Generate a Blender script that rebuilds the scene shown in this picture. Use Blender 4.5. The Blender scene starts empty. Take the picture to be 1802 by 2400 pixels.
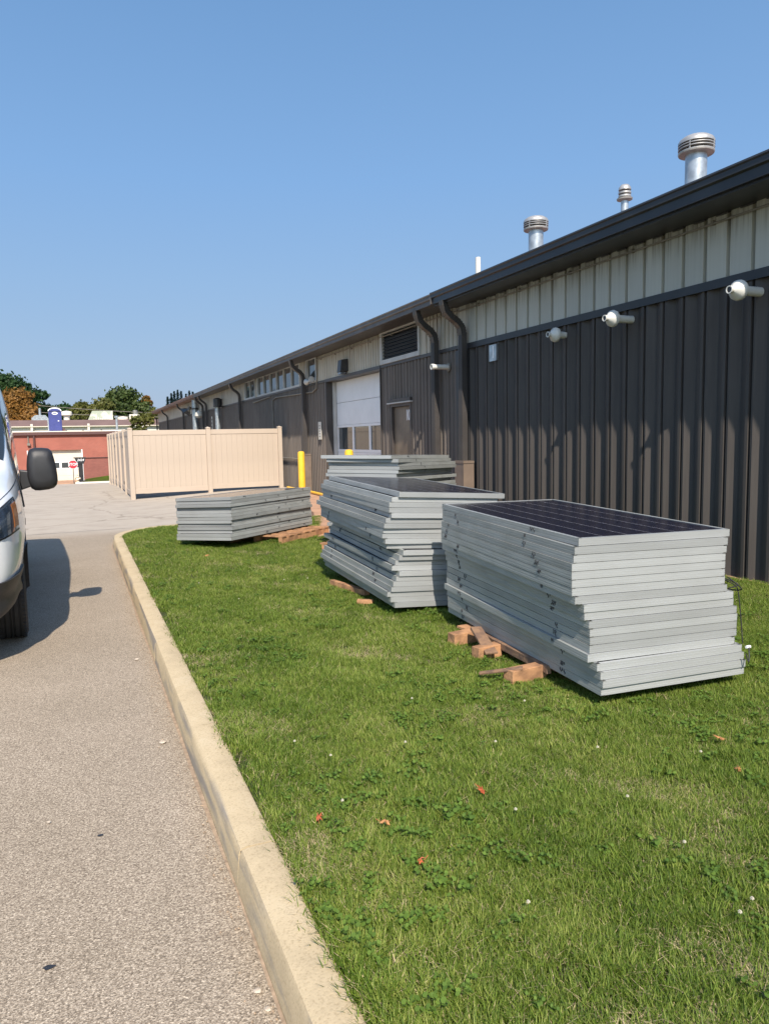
import bpy, bmesh, math, random
import numpy as np
from mathutils import Vector, Matrix
random.seed(7); RNG = np.random.default_rng(7)
SC = bpy.context.scene
COL = SC.collection
PI = math.pi
# ---------------------------------------------------------------- camera, sky, sun
cam_d = bpy.data.cameras.new('camera'); cam = bpy.data.objects.new('camera', cam_d); COL.objects.link(cam)
R = ((0.92044427, 0.05808097, -0.38653453), (-0.39036735, 0.08626903, -0.91660842), (-0.01989155, 0.99457743, 0.10207875))
mw = Matrix(R).to_4x4(); mw.translation = Vector((0, 0, 1.62)); cam.matrix_world = mw
cam_d.sensor_fit = 'HORIZONTAL'; cam_d.sensor_width = 36; cam_d.lens = 36*1700/1802
cam_d.clip_start = .05; cam_d.clip_end = 3000
SC.camera = cam
w = bpy.data.worlds.new('World'); SC.world = w; w.use_nodes = True
nt = w.node_tree; bg = nt.nodes['Background']
sky = nt.nodes.new('ShaderNodeTexSky'); sky.sky_type = 'NISHITA'; sky.sun_disc = False
sky.sun_elevation = math.radians(44); sky.sun_rotation = math.radians(193.5)
sky.air_density = 1.35; sky.dust_density = .7; sky.ozone_density = 5.0; sky.altitude = 0
# hazy late-summer air: the sky texture is evened out by an elevation gradient, left brighter towards the sun to lift the shadows
tcw = nt.nodes.new('ShaderNodeTexCoord'); sxw = nt.nodes.new('ShaderNodeSeparateXYZ'); nt.links.new(tcw.outputs['Generated'], sxw.inputs[0])
rw = nt.nodes.new('ShaderNodeValToRGB'); nt.links.new(sxw.outputs[2], rw.inputs['Fac'])
SKS = 1/.15
for k_, (p_, c_) in enumerate([(0, (.250, .318, .455)), (.10, (.232, .332, .485)), (.20, (.200, .323, .510)), (.32, (.160, .298, .525)), (.50, (.118, .240, .448)), (1, (.08, .175, .36))]):
    if k_ > 1: rw.color_ramp.elements.new(p_)
    e_ = rw.color_ramp.elements[k_]; e_.position = p_; e_.color = tuple(c for c in c_)+(1,)
mlw = nt.nodes.new('ShaderNodeVectorMath'); mlw.operation = 'SCALE'; mlw.inputs[3].default_value = SKS; nt.links.new(rw.outputs[0], mlw.inputs[0])
mxw = nt.nodes.new('ShaderNodeMix'); mxw.data_type = 'RGBA'; mxw.clamp_factor = True
dtw = nt.nodes.new('ShaderNodeVectorMath'); dtw.operation = 'DOT_PRODUCT'; dtw.inputs[1].default_value = Vector((-.24, -1, .995)).normalized(); nt.links.new(tcw.outputs['Generated'], dtw.inputs[0])
frw = nt.nodes.new('ShaderNodeMapRange'); frw.interpolation_type = 'SMOOTHSTEP'; frw.inputs[1].default_value = .0; frw.inputs[2].default_value = .95; frw.inputs[3].default_value = .92; frw.inputs[4].default_value = .0
nt.links.new(dtw.outputs['Value'], frw.inputs[0]); nt.links.new(frw.outputs[0], mxw.inputs[0])
nt.links.new(sky.outputs[0], mxw.inputs[6]); nt.links.new(mlw.outputs[0], mxw.inputs[7])
nt.links.new(mxw.outputs[2], bg.inputs[0]); bg.inputs[1].default_value = .15
sd = bpy.data.lights.new('sun', 'SUN'); sd.energy = 4.8; sd.angle = math.radians(.53); sd.color = (1, .90, .77)
sun = bpy.data.objects.new('sun', sd); COL.objects.link(sun)
sun.rotation_euler = Vector((.24, 1.0, -.995)).to_track_quat('-Z', 'Y').to_euler(); sun.location = (0, 0, 30)
vs = SC.view_settings; vs.view_transform = 'Standard'; vs.look = 'None'; vs.exposure = .5; vs.gamma = 1; vs.use_curve_mapping = False

# ---------------------------------------------------------------- materials
def lin(c):
    return tuple(x if isinstance(c, tuple) else x for x in c)
def mat(name, col, rough=.6, metal=0, var=.12, scale=8, bump=0, bscale=60, spec=.5, col2=None, fac=(.4, .6), coords='Object', detail=4, coat=0):
    m = bpy.data.materials.new(name); m.use_nodes = True; n = m.node_tree.nodes; l = m.node_tree.links
    b = n['Principled BSDF']; b.inputs['Roughness'].default_value = rough; b.inputs['Metallic'].default_value = metal
    b.inputs['Specular IOR Level'].default_value = spec
    if coat: b.inputs['Coat Weight'].default_value = coat; b.inputs['Coat Roughness'].default_value = .05
    tc = n.new('ShaderNodeTexCoord')
    no = n.new('ShaderNodeTexNoise'); no.inputs['Scale'].default_value = scale; no.inputs['Detail'].default_value = detail
    l.new(tc.outputs[coords], no.inputs['Vector'])
    r = n.new('ShaderNodeValToRGB')
    if col2 is None:
        a = tuple(c*(1-var) for c in col); c2 = tuple(min(1, c*(1+var)) for c in col)
        r.color_ramp.elements[0].position = .3; r.color_ramp.elements[1].position = .7
    else:
        a, c2 = col, col2; r.color_ramp.elements[0].position = fac[0]; r.color_ramp.elements[1].position = fac[1]
    r.color_ramp.elements[0].color = (*a, 1); r.color_ramp.elements[1].color = (*c2, 1)
    l.new(no.outputs['Fac'], r.inputs['Fac']); l.new(r.outputs['Color'], b.inputs['Base Color'])
    if bump:
        nb = n.new('ShaderNodeTexNoise'); nb.inputs['Scale'].default_value = bscale; nb.inputs['Detail'].default_value = 3
        l.new(tc.outputs[coords], nb.inputs['Vector'])
        bp = n.new('ShaderNodeBump'); bp.inputs['Strength'].default_value = bump; bp.inputs['Distance'].default_value = .01
        l.new(nb.outputs['Fac'], bp.inputs['Height']); l.new(bp.outputs['Normal'], b.inputs['Normal'])
    return m

def streaked(name, col, dirt, rough=.45, ztop=None, amt=.5, metal=0, spec=.5, sc=(1, 26, 1.2), rnd=.07):
    """painted metal with vertical dirt streaks (world coordinates)"""
    m = bpy.data.materials.new(name); m.use_nodes = True; n = m.node_tree.nodes; l = m.node_tree.links
    b = n['Principled BSDF']; b.inputs['Roughness'].default_value = rough; b.inputs['Metallic'].default_value = metal; b.inputs['Specular IOR Level'].default_value = spec
    g = n.new('ShaderNodeNewGeometry'); mp = n.new('ShaderNodeMapping'); mp.inputs['Scale'].default_value = sc
    l.new(g.outputs['Position'], mp.inputs['Vector'])
    no = n.new('ShaderNodeTexNoise'); no.inputs['Scale'].default_value = 1; no.inputs['Detail'].default_value = 5; l.new(mp.outputs[0], no.inputs['Vector'])
    r = n.new('ShaderNodeMapRange'); r.inputs[1].default_value = .42; r.inputs[2].default_value = .75; l.new(no.outputs['Fac'], r.inputs[0])
    f = r.outputs[0]
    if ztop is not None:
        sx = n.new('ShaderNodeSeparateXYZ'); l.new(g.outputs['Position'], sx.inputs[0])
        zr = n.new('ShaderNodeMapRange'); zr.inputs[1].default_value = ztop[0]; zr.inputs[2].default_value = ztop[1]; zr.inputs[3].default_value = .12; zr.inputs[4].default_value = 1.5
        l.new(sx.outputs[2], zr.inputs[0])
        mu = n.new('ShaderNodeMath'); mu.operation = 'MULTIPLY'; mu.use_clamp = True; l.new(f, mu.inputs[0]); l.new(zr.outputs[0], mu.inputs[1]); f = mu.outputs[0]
    m2 = n.new('ShaderNodeMath'); m2.operation = 'MULTIPLY'; m2.inputs[1].default_value = amt; l.new(f, m2.inputs[0])
    mx = n.new('ShaderNodeMix'); mx.data_type = 'RGBA'; l.new(m2.outputs[0], mx.inputs[0])
    mx.inputs[6].default_value = (*col, 1); mx.inputs[7].default_value = (*dirt, 1)
    # every sheet or rail has weathered a little differently
    oi = n.new('ShaderNodeObjectInfo'); rr_ = n.new('ShaderNodeMapRange'); rr_.inputs[3].default_value = 1-rnd; rr_.inputs[4].default_value = 1+rnd; l.new(oi.outputs['Random'], rr_.inputs[0])
    sc_ = n.new('ShaderNodeVectorMath'); sc_.operation = 'SCALE'; l.new(mx.outputs[2], sc_.inputs[0]); l.new(rr_.outputs[0], sc_.inputs[3]); l.new(sc_.outputs[0], b.inputs['Base Color'])
    n2 = n.new('ShaderNodeTexNoise'); n2.inputs['Scale'].default_value = 2.2; n2.inputs['Detail'].default_value = 5; l.new(g.outputs['Position'], n2.inputs['Vector'])
    rg = n.new('ShaderNodeMapRange'); rg.inputs[1].default_value = .3; rg.inputs[2].default_value = .7; rg.inputs[3].default_value = rough-.1; rg.inputs[4].default_value = rough+.12; l.new(n2.outputs['Fac'], rg.inputs[0]); l.new(rg.outputs[0], b.inputs['Roughness'])
    return m

def ramp(n, stops):
    r = n.new('ShaderNodeValToRGB'); e = r.color_ramp.elements
    while len(e) < len(stops): e.new(.5)
    for k, (p, c) in enumerate(stops): e[k].position = p; e[k].color = (*c, 1)
    return r

def asphalt_mat():
    m = bpy.data.materials.new('asphalt'); m.use_nodes = True; n = m.node_tree.nodes; l = m.node_tree.links
    b = n['Principled BSDF']; b.inputs['Roughness'].default_value = .92; b.inputs['Specular IOR Level'].default_value = .25
    g = n.new('ShaderNodeNewGeometry')
    v = n.new('ShaderNodeTexVoronoi'); v.inputs['Scale'].default_value = 210; l.new(g.outputs['Position'], v.inputs['Vector'])
    sp = n.new('ShaderNodeSeparateColor'); l.new(v.outputs['Color'], sp.inputs[0])
    r = ramp(n, [(0, (.17, .140, .107)), (.3, (.265, .222, .172)), (.65, (.355, .303, .238)), (1, (.50, .437, .35))])
    l.new(sp.outputs[0], r.inputs['Fac'])
    n1 = n.new('ShaderNodeTexNoise'); n1.inputs['Scale'].default_value = 120; n1.inputs['Detail'].default_value = 5; l.new(g.outputs['Position'], n1.inputs['Vector'])
    r1 = ramp(n, [(.3, (.62, .6, .58)), (.7, (1.35, 1.33, 1.3))]); l.new(n1.outputs['Fac'], r1.inputs['Fac'])
    n2 = n.new('ShaderNodeTexNoise'); n2.inputs['Scale'].default_value = .9; n2.inputs['Detail'].default_value = 6; n2.inputs['Roughness'].default_value = .65; l.new(g.outputs['Position'], n2.inputs['Vector'])
    r2 = ramp(n, [(.3, (.88, .86, .83)), (.7, (1.06, 1.04, 1.03))]); l.new(n2.outputs['Fac'], r2.inputs['Fac'])
    a = n.new('ShaderNodeMix'); a.data_type = 'RGBA'; a.blend_type = 'MULTIPLY'; a.inputs[0].default_value = 1
    l.new(r.outputs[0], a.inputs[6]); l.new(r1.outputs[0], a.inputs[7])
    c = n.new('ShaderNodeMix'); c.data_type = 'RGBA'; c.blend_type = 'MULTIPLY'; c.inputs[0].default_value = 1
    l.new(a.outputs[2], c.inputs[6]); l.new(r2.outputs[0], c.inputs[7])
    # older, greyer, cracked paving beyond the joint
    sx = n.new('ShaderNodeSeparateXYZ'); l.new(g.outputs['Position'], sx.inputs[0])
    mr = n.new('ShaderNodeMapRange'); mr.inputs[1].default_value = 13.6; mr.inputs[2].default_value = 14.6; l.new(sx.outputs[1], mr.inputs[0])
    mp = n.new('ShaderNodeMapping'); mp.inputs['Scale'].default_value = (.8, 1.1, 1); l.new(g.outputs['Position'], mp.inputs['Vector'])
    n3 = n.new('ShaderNodeTexNoise'); n3.inputs['Scale'].default_value = 1.6; n3.inputs['Detail'].default_value = 7; n3.inputs['Roughness'].default_value = .7; l.new(mp.outputs[0], n3.inputs['Vector'])
    r3 = ramp(n, [(.34, (.345, .295, .24)), (.48, (.395, .342, .28)), (.62, (.42, .365, .30))]); l.new(n3.outputs['Fac'], r3.inputs['Fac'])
    v2 = n.new('ShaderNodeTexVoronoi'); v2.feature = 'DISTANCE_TO_EDGE'; v2.inputs['Scale'].default_value = .30; l.new(g.outputs['Position'], v2.inputs['Vector'])
    nw = n.new('ShaderNodeTexNoise'); nw.inputs['Scale'].default_value = 2.5; nw.inputs['Detail'].default_value = 5; l.new(g.outputs['Position'], nw.inputs['Vector'])
    va = n.new('ShaderNodeVectorMath'); va.operation = 'SCALE'; va.inputs[3].default_value = .5; l.new(nw.outputs['Color'], va.inputs[0])
    vb = n.new('ShaderNodeVectorMath'); vb.operation = 'ADD'; l.new(g.outputs['Position'], vb.inputs[0]); l.new(va.outputs[0], vb.inputs[1]); l.new(vb.outputs[0], v2.inputs['Vector'])
    rc = ramp(n, [(0, (.55, .53, .5)), (.012, (1, 1, 1))]); l.new(v2.outputs['Distance'], rc.inputs['Fac'])
    d = n.new('ShaderNodeMix'); d.data_type = 'RGBA'; d.blend_type = 'MULTIPLY'; d.inputs[0].default_value = .75; l.new(r3.outputs[0], d.inputs[6]); l.new(rc.outputs[0], d.inputs[7])
    e = n.new('ShaderNodeMix'); e.data_type = 'RGBA'; l.new(mr.outputs[0], e.inputs[0]); l.new(c.outputs[2], e.inputs[6]); l.new(d.outputs[2], e.inputs[7])
    l.new(e.outputs[2], b.inputs['Base Color'])
    bp = n.new('ShaderNodeBump'); bp.inputs['Strength'].default_value = .55; bp.inputs['Distance'].default_value = .004
    l.new(v.outputs['Distance'], bp.inputs['Height']); l.new(bp.outputs['Normal'], b.inputs['Normal'])
    return m

def curb_mat():
    m = bpy.data.materials.new('curb_concrete'); m.use_nodes = True; n = m.node_tree.nodes; l = m.node_tree.links
    b = n['Principled BSDF']; b.inputs['Roughness'].default_value = .9; b.inputs['Specular IOR Level'].default_value = .2
    g = n.new('ShaderNodeNewGeometry')
    n1 = n.new('ShaderNodeTexNoise'); n1.inputs['Scale'].default_value = 3.2; n1.inputs['Detail'].default_value = 9; n1.inputs['Roughness'].default_value = .72; l.new(g.outputs['Position'], n1.inputs['Vector'])
    r = ramp(n, [(.28, (.40, .32, .205)), (.5, (.50, .40, .255)), (.72, (.54, .445, .30))]); l.new(n1.outputs['Fac'], r.inputs['Fac'])
    n2 = n.new('ShaderNodeTexNoise'); n2.inputs['Scale'].default_value = 130; n2.inputs['Detail'].default_value = 6; l.new(g.outputs['Position'], n2.inputs['Vector'])
    r2 = ramp(n, [(.30, (.74, .71, .67)), (.48, (1, 1, 1)), (.75, (1.07, 1.06, 1.04))]); l.new(n2.outputs['Fac'], r2.inputs['Fac'])
    a = n.new('ShaderNodeMix'); a.data_type = 'RGBA'; a.blend_type = 'MULTIPLY'; a.inputs[0].default_value = .8; l.new(r.outputs[0], a.inputs[6]); l.new(r2.outputs[0], a.inputs[7])
    # grey tyre scuffs on the road face (a stain with its own shape)
    mp = n.new('ShaderNodeMapping'); mp.inputs['Scale'].default_value = (1, 1.1, 9); l.new(g.outputs['Position'], mp.inputs['Vector'])
    n3 = n.new('ShaderNodeTexNoise'); n3.inputs['Scale'].default_value = 1.4; n3.inputs['Detail'].default_value = 6; l.new(mp.outputs[0], n3.inputs['Vector'])
    mr = n.new('ShaderNodeMapRange'); mr.inputs[1].default_value = .47; mr.inputs[2].default_value = .6; l.new(n3.outputs['Fac'], mr.inputs[0])
    sx = n.new('ShaderNodeSeparateXYZ'); l.new(g.outputs['Normal'], sx.inputs[0])
    mx = n.new('ShaderNodeMapRange'); mx.inputs[1].default_value = .3; mx.inputs[2].default_value = .8; mx.inputs[3].default_value = 0; mx.inputs[4].default_value = .75
    ng = n.new('ShaderNodeMath'); ng.operation = 'MULTIPLY'; ng.inputs[1].default_value = -1; l.new(sx.outputs[0], ng.inputs[0]); l.new(ng.outputs[0], mx.inputs[0])
    mm = n.new('ShaderNodeMath'); mm.operation = 'MULTIPLY'; l.new(mr.outputs[0], mm.inputs[0]); l.new(mx.outputs[0], mm.inputs[1])
    c = n.new('ShaderNodeMix'); c.data_type = 'RGBA'; l.new(mm.outputs[0], c.inputs[0]); l.new(a.outputs[2], c.inputs[6]); c.inputs[7].default_value = (.2, .19, .18, 1)
    l.new(c.outputs[2], b.inputs['Base Color'])
    bp = n.new('ShaderNodeBump'); bp.inputs['Strength'].default_value = .4; bp.inputs['Distance'].default_value = .003
    l.new(n2.outputs['Fac'], bp.inputs['Height']); l.new(bp.outputs['Normal'], b.inputs['Normal'])
    return m

def grass_mat(name, stops, transl=.35, clump=True):
    m = bpy.data.materials.new(name); m.use_nodes = True; n = m.node_tree.nodes; l = m.node_tree.links
    b = n['Principled BSDF']; b.inputs['Roughness'].default_value = .55; b.inputs['Specular IOR Level'].default_value = .3
    g = n.new('ShaderNodeNewGeometry')
    at = n.new('ShaderNodeAttribute'); at.attribute_name = 'shade'
    n1 = n.new('ShaderNodeTexNoise'); n1.inputs['Scale'].default_value = 1.6; n1.inputs['Detail'].default_value = 8; n1.inputs['Roughness'].default_value = .68; l.new(g.outputs['Position'], n1.inputs['Vector'])
    ad = n.new('ShaderNodeMath'); ad.operation = 'MULTIPLY_ADD'; ad.inputs[1].default_value = .9; l.new(n1.outputs['Fac'], ad.inputs[0])
    s2 = n.new('ShaderNodeMath'); s2.operation = 'MULTIPLY_ADD'; s2.inputs[1].default_value = .55; s2.inputs[2].default_value = -.22; l.new(at.outputs['Fac'], s2.inputs[0]); l.new(s2.outputs[0], ad.inputs[2])
    r = ramp(n, stops); l.new(ad.outputs[0], r.inputs['Fac']); l.new(r.outputs[0], b.inputs['Base Color'])
    t = n.new('ShaderNodeBsdfTranslucent'); l.new(r.outputs[0], t.inputs['Color'])
    mx = n.new('ShaderNodeMixShader'); mx.inputs[0].default_value = transl
    l.new(b.outputs[0], mx.inputs[1]); l.new(t.outputs[0], mx.inputs[2]); l.new(mx.outputs[0], n['Material Output'].inputs['Surface'])
    return m

def brick_mat(name, c1, c2, mortar, row=.08, bw=.22):
    m = bpy.data.materials.new(name); m.use_nodes = True; n = m.node_tree.nodes; l = m.node_tree.links
    b = n['Principled BSDF']; b.inputs['Roughness'].default_value = .9; b.inputs['Specular IOR Level'].default_value = .15
    g = n.new('ShaderNodeNewGeometry'); sx = n.new('ShaderNodeSeparateXYZ'); l.new(g.outputs['Position'], sx.inputs[0])
    cb = n.new('ShaderNodeCombineXYZ'); l.new(sx.outputs[0], cb.inputs[0]); l.new(sx.outputs[2], cb.inputs[1])
    bt = n.new('ShaderNodeTexBrick'); bt.inputs['Scale'].default_value = 1; bt.inputs['Brick Width'].default_value = bw; bt.inputs['Row Height'].default_value = row
    bt.inputs['Mortar Size'].default_value = .014; bt.inputs['Color1'].default_value = (*c1, 1); bt.inputs['Color2'].default_value = (*c2, 1); bt.inputs['Mortar'].default_value = (*mortar, 1)
    l.new(cb.outputs[0], bt.inputs['Vector'])
    no = n.new('ShaderNodeTexNoise'); no.inputs['Scale'].default_value = 1.2; no.inputs['Detail'].default_value = 6; l.new(g.outputs['Position'], no.inputs['Vector'])
    r = ramp(n, [(.3, (.9, .88, .88)), (.7, (1.06, 1.04, 1.03))]); l.new(no.outputs['Fac'], r.inputs['Fac'])
    a = n.new('ShaderNodeMix'); a.data_type = 'RGBA'; a.blend_type = 'MULTIPLY'; a.inputs[0].default_value = 1; l.new(bt.outputs['Color'], a.inputs[6]); l.new(r.outputs[0], a.inputs[7])
    l.new(a.outputs[2], b.inputs['Base Color'])
    return m

def glass_mat(name, col, rough=.05, spec=.8):
    return mat(name, col, rough=rough, var=.1, scale=2, spec=spec)

def solar_mat():
    m = mat('solar_cell', (.010, .010, .020), rough=.16, var=.3, scale=5, spec=.28, col2=(.019, .017, .032), fac=(.35, .65))
    return m

M = dict(
    asphalt=asphalt_mat(), curb=curb_mat(),
    soil=mat('soil', (.035, .05, .015), .95, col2=(.10, .085, .05), fac=(.4, .75), scale=5, coords='Object', bump=.6, bscale=90, spec=.1),
    ground=mat('ground', (.09, .12, .04), .95, var=.3, scale=.2, spec=.1),
    pad=mat('apron_concrete', (.42, .25, .16), .9, var=.18, scale=3, bump=.3, spec=.2),
    alu=streaked('aluminium', (.385, .40, .40), (.32, .33, .325), rough=.42, amt=.45, metal=.3, sc=(3, 3, 12), rnd=.13),
    alu2=streaked('aluminium_long_rail', (.34, .355, .345), (.24, .25, .235), rough=.5, amt=.6, metal=.25, sc=(5, 5, 14), rnd=.14),  # slightly darker aluminium for the long rails
    back=mat('backsheet', (.6, .61, .62), .5), cell=solar_mat(),
    lam=mat('laminate', (.018, .017, .026), rough=.13, var=.2, scale=3, spec=.4),
    bus=mat('busbar', (.42, .42, .45), .4),
    ink=mat('ink', (.05, .05, .055), .7),
    dark_wall=streaked('charcoal_siding', (.068, .060, .055), (.098, .086, .075), rough=.55, amt=.5, spec=.22),
    brown_wall=streaked('brown_siding', (.13, .112, .098), (.19, .16, .135), rough=.6, amt=.6, spec=.2),
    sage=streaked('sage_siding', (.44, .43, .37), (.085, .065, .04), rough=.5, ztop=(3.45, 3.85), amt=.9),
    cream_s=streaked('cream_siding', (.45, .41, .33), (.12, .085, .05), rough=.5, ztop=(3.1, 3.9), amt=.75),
    black=mat('black_trim', (.026, .026, .028), .38, var=.2, scale=3, spec=.45),
    gut2=mat('weathered_gutter', (.095, .085, .078), .5, var=.22, scale=3),
    gut3=mat('red_brown_fascia', (.22, .13, .10), .7, var=.3, scale=2),
    dspout=mat('downspout_dark', (.052, .047, .045), .45, var=.15, scale=3),
    guard=mat('guard_brown', (.17, .125, .095), .6, var=.15, scale=5),
    conduit=mat('conduit', (.2, .18, .15), .55, var=.2),
    doorp=mat('door_brown', (.135, .105, .075), .55, col2=(.19, .15, .105), scale=2.5, fac=(.4, .62)),
    frame_d=mat('door_frame_dark', (.05, .043, .04), .5),
    white=mat('white_paint', (.74, .75, .76), .45, var=.05, scale=2),
    offw=mat('weathered_white', (.60, .57, .50), .55, var=.1, scale=5),
    wframe=mat('window_frame', (.46, .46, .44), .5, var=.12, scale=4),
    glass=glass_mat('window_glass', (.035, .045, .05), .04, .9),
    vinyl=mat('cream_vinyl', (.45, .37, .295), .5, var=.05, scale=1.3, spec=.35),
    yellow=mat('yellow_paint', (.80, .47, .035), .45, var=.08, scale=4),
    galv=mat('galvanized', (.40, .43, .45), .36, metal=.6, var=.28, scale=9),
    galv2=mat('galvanized_cap', (.42, .405, .385), .42, metal=.5, var=.22, scale=9),
    pvc=mat('white_pvc', (.66, .65, .60), .4, var=.04),
    number=mat('reflective_plate', (.45, .52, .55), .3, var=.25, scale=9),
    wood=mat('pallet_wood', (.46, .25, .13), .85, col2=(.27, .15, .085), scale=9, bump=.4, bscale=50, spec=.15),
    wood2=mat('weathered_board', (.26, .16, .10), .9, col2=(.17, .11, .08), scale=14, bump=.5, bscale=60, spec=.1),
    cable=mat('black_cable', (.03, .03, .03), .5),
    van=mat('van_white', (.66, .68, .69), .22, var=.02, scale=1, spec=.6, coat=.6),
    vblack=mat('black_plastic', (.022, .022, .024), .48, var=.12, scale=12, bump=.15, bscale=300),
    tyre=mat('tyre_rubber', (.022, .021, .02), .75, var=.2, scale=20),
    rim=mat('steel_rim', (.35, .35, .36), .4, metal=.6),
    vglass=glass_mat('van_glass', (.02, .025, .03), .03, 1.0),
    lens=mat('headlight_lens', (.03, .045, .07), .06, var=.5, scale=14, spec=1.0, coat=1),
    amber=mat('amber_lens', (.35, .12, .03), .15), chrome=mat('reflector_chrome', (.7, .72, .75), .12, metal=1),
    brick=brick_mat('brick_red', (.36, .10, .072), (.29, .08, .06), (.36, .18, .14)),
    brick2=brick_mat('brick_dark_red', (.30, .105, .085), (.24, .085, .07), (.24, .12, .10)),
    brownroof=mat('brown_roof', (.15, .095, .085), .8, var=.12, scale=1),
    brownmetal=mat('brown_coping', (.10, .045, .04), .6),
    stucco=mat('white_stucco', (.72, .66, .57), .8, var=.05, scale=1),
    creamdoor=mat('cream_door', (.66, .60, .48), .55, var=.05, scale=1),
    potty=mat('blue_plastic', (.045, .055, .20), .4, var=.1, scale=2), red=mat('sign_red', (.62, .03, .045), .45, var=.03),
    signw=mat('sign_white', (.85, .85, .85), .5, var=.02), green=mat('green_grey_unit', (.38, .42, .33), .7, col2=(.62, .60, .50), scale=1.3, fac=(.5, .58)),
    hydr=mat('hydrant_paint', (.68, .5, .3), .6, col2=(.72, .68, .6), scale=6),
    leafr=mat('red_leaf', (.38, .09, .035), .6, var=.3, scale=60), leafb=mat('brown_leaf', (.36, .17, .06), .7, var=.3, scale=60),
    petal=mat('clover_white', (.50, .47, .37), .7, var=.15, scale=200), stem=mat('clover_stem', (.07, .12, .03), .6),
    bark=mat('bark', (.09, .07, .05), .95, var=.3, scale=9), stone=mat('pebble', (.45, .38, .30), .9, var=.2, scale=30),
    dirt=mat('curb_dirt', (.30, .22, .15), .95, var=.3, scale=30),
)
gst = [(.10, (.050, .098, .010)), (.34, (.105, .172, .018)), (.58, (.175, .250, .032)), (.82, (.33, .37, .085)), (1, (.50, .45, .20))]
M['grass'] = grass_mat('grass_blade', gst)
M['clover'] = grass_mat('clover_leaf', [(.2, (.075, .14, .022)), (.8, (.16, .25, .04))], .35)
M['straw'] = mat('dry_straw', (.42, .34, .19), .7, var=.3, scale=20)
def leafm(name, a, b_, c):
    return grass_mat(name, [(.1, a), (.5, b_), (.9, c)], .25)
M['lf_dark'] = leafm('leaf_dark_green', (.012, .032, .010), (.026, .062, .016), (.055, .10, .025))
M['lf_mid'] = leafm('leaf_green', (.030, .050, .012), (.055, .085, .020), (.11, .13, .03))
M['lf_olive'] = leafm('leaf_olive', (.055, .065, .014), (.10, .11, .025), (.17, .15, .035))
M['lf_orange'] = leafm('leaf_orange', (.11, .06, .012), (.24, .12, .025), (.36, .16, .035))
M['lf_blue'] = leafm('needle_green', (.012, .035, .028), (.022, .055, .042), (.045, .085, .06))

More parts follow.
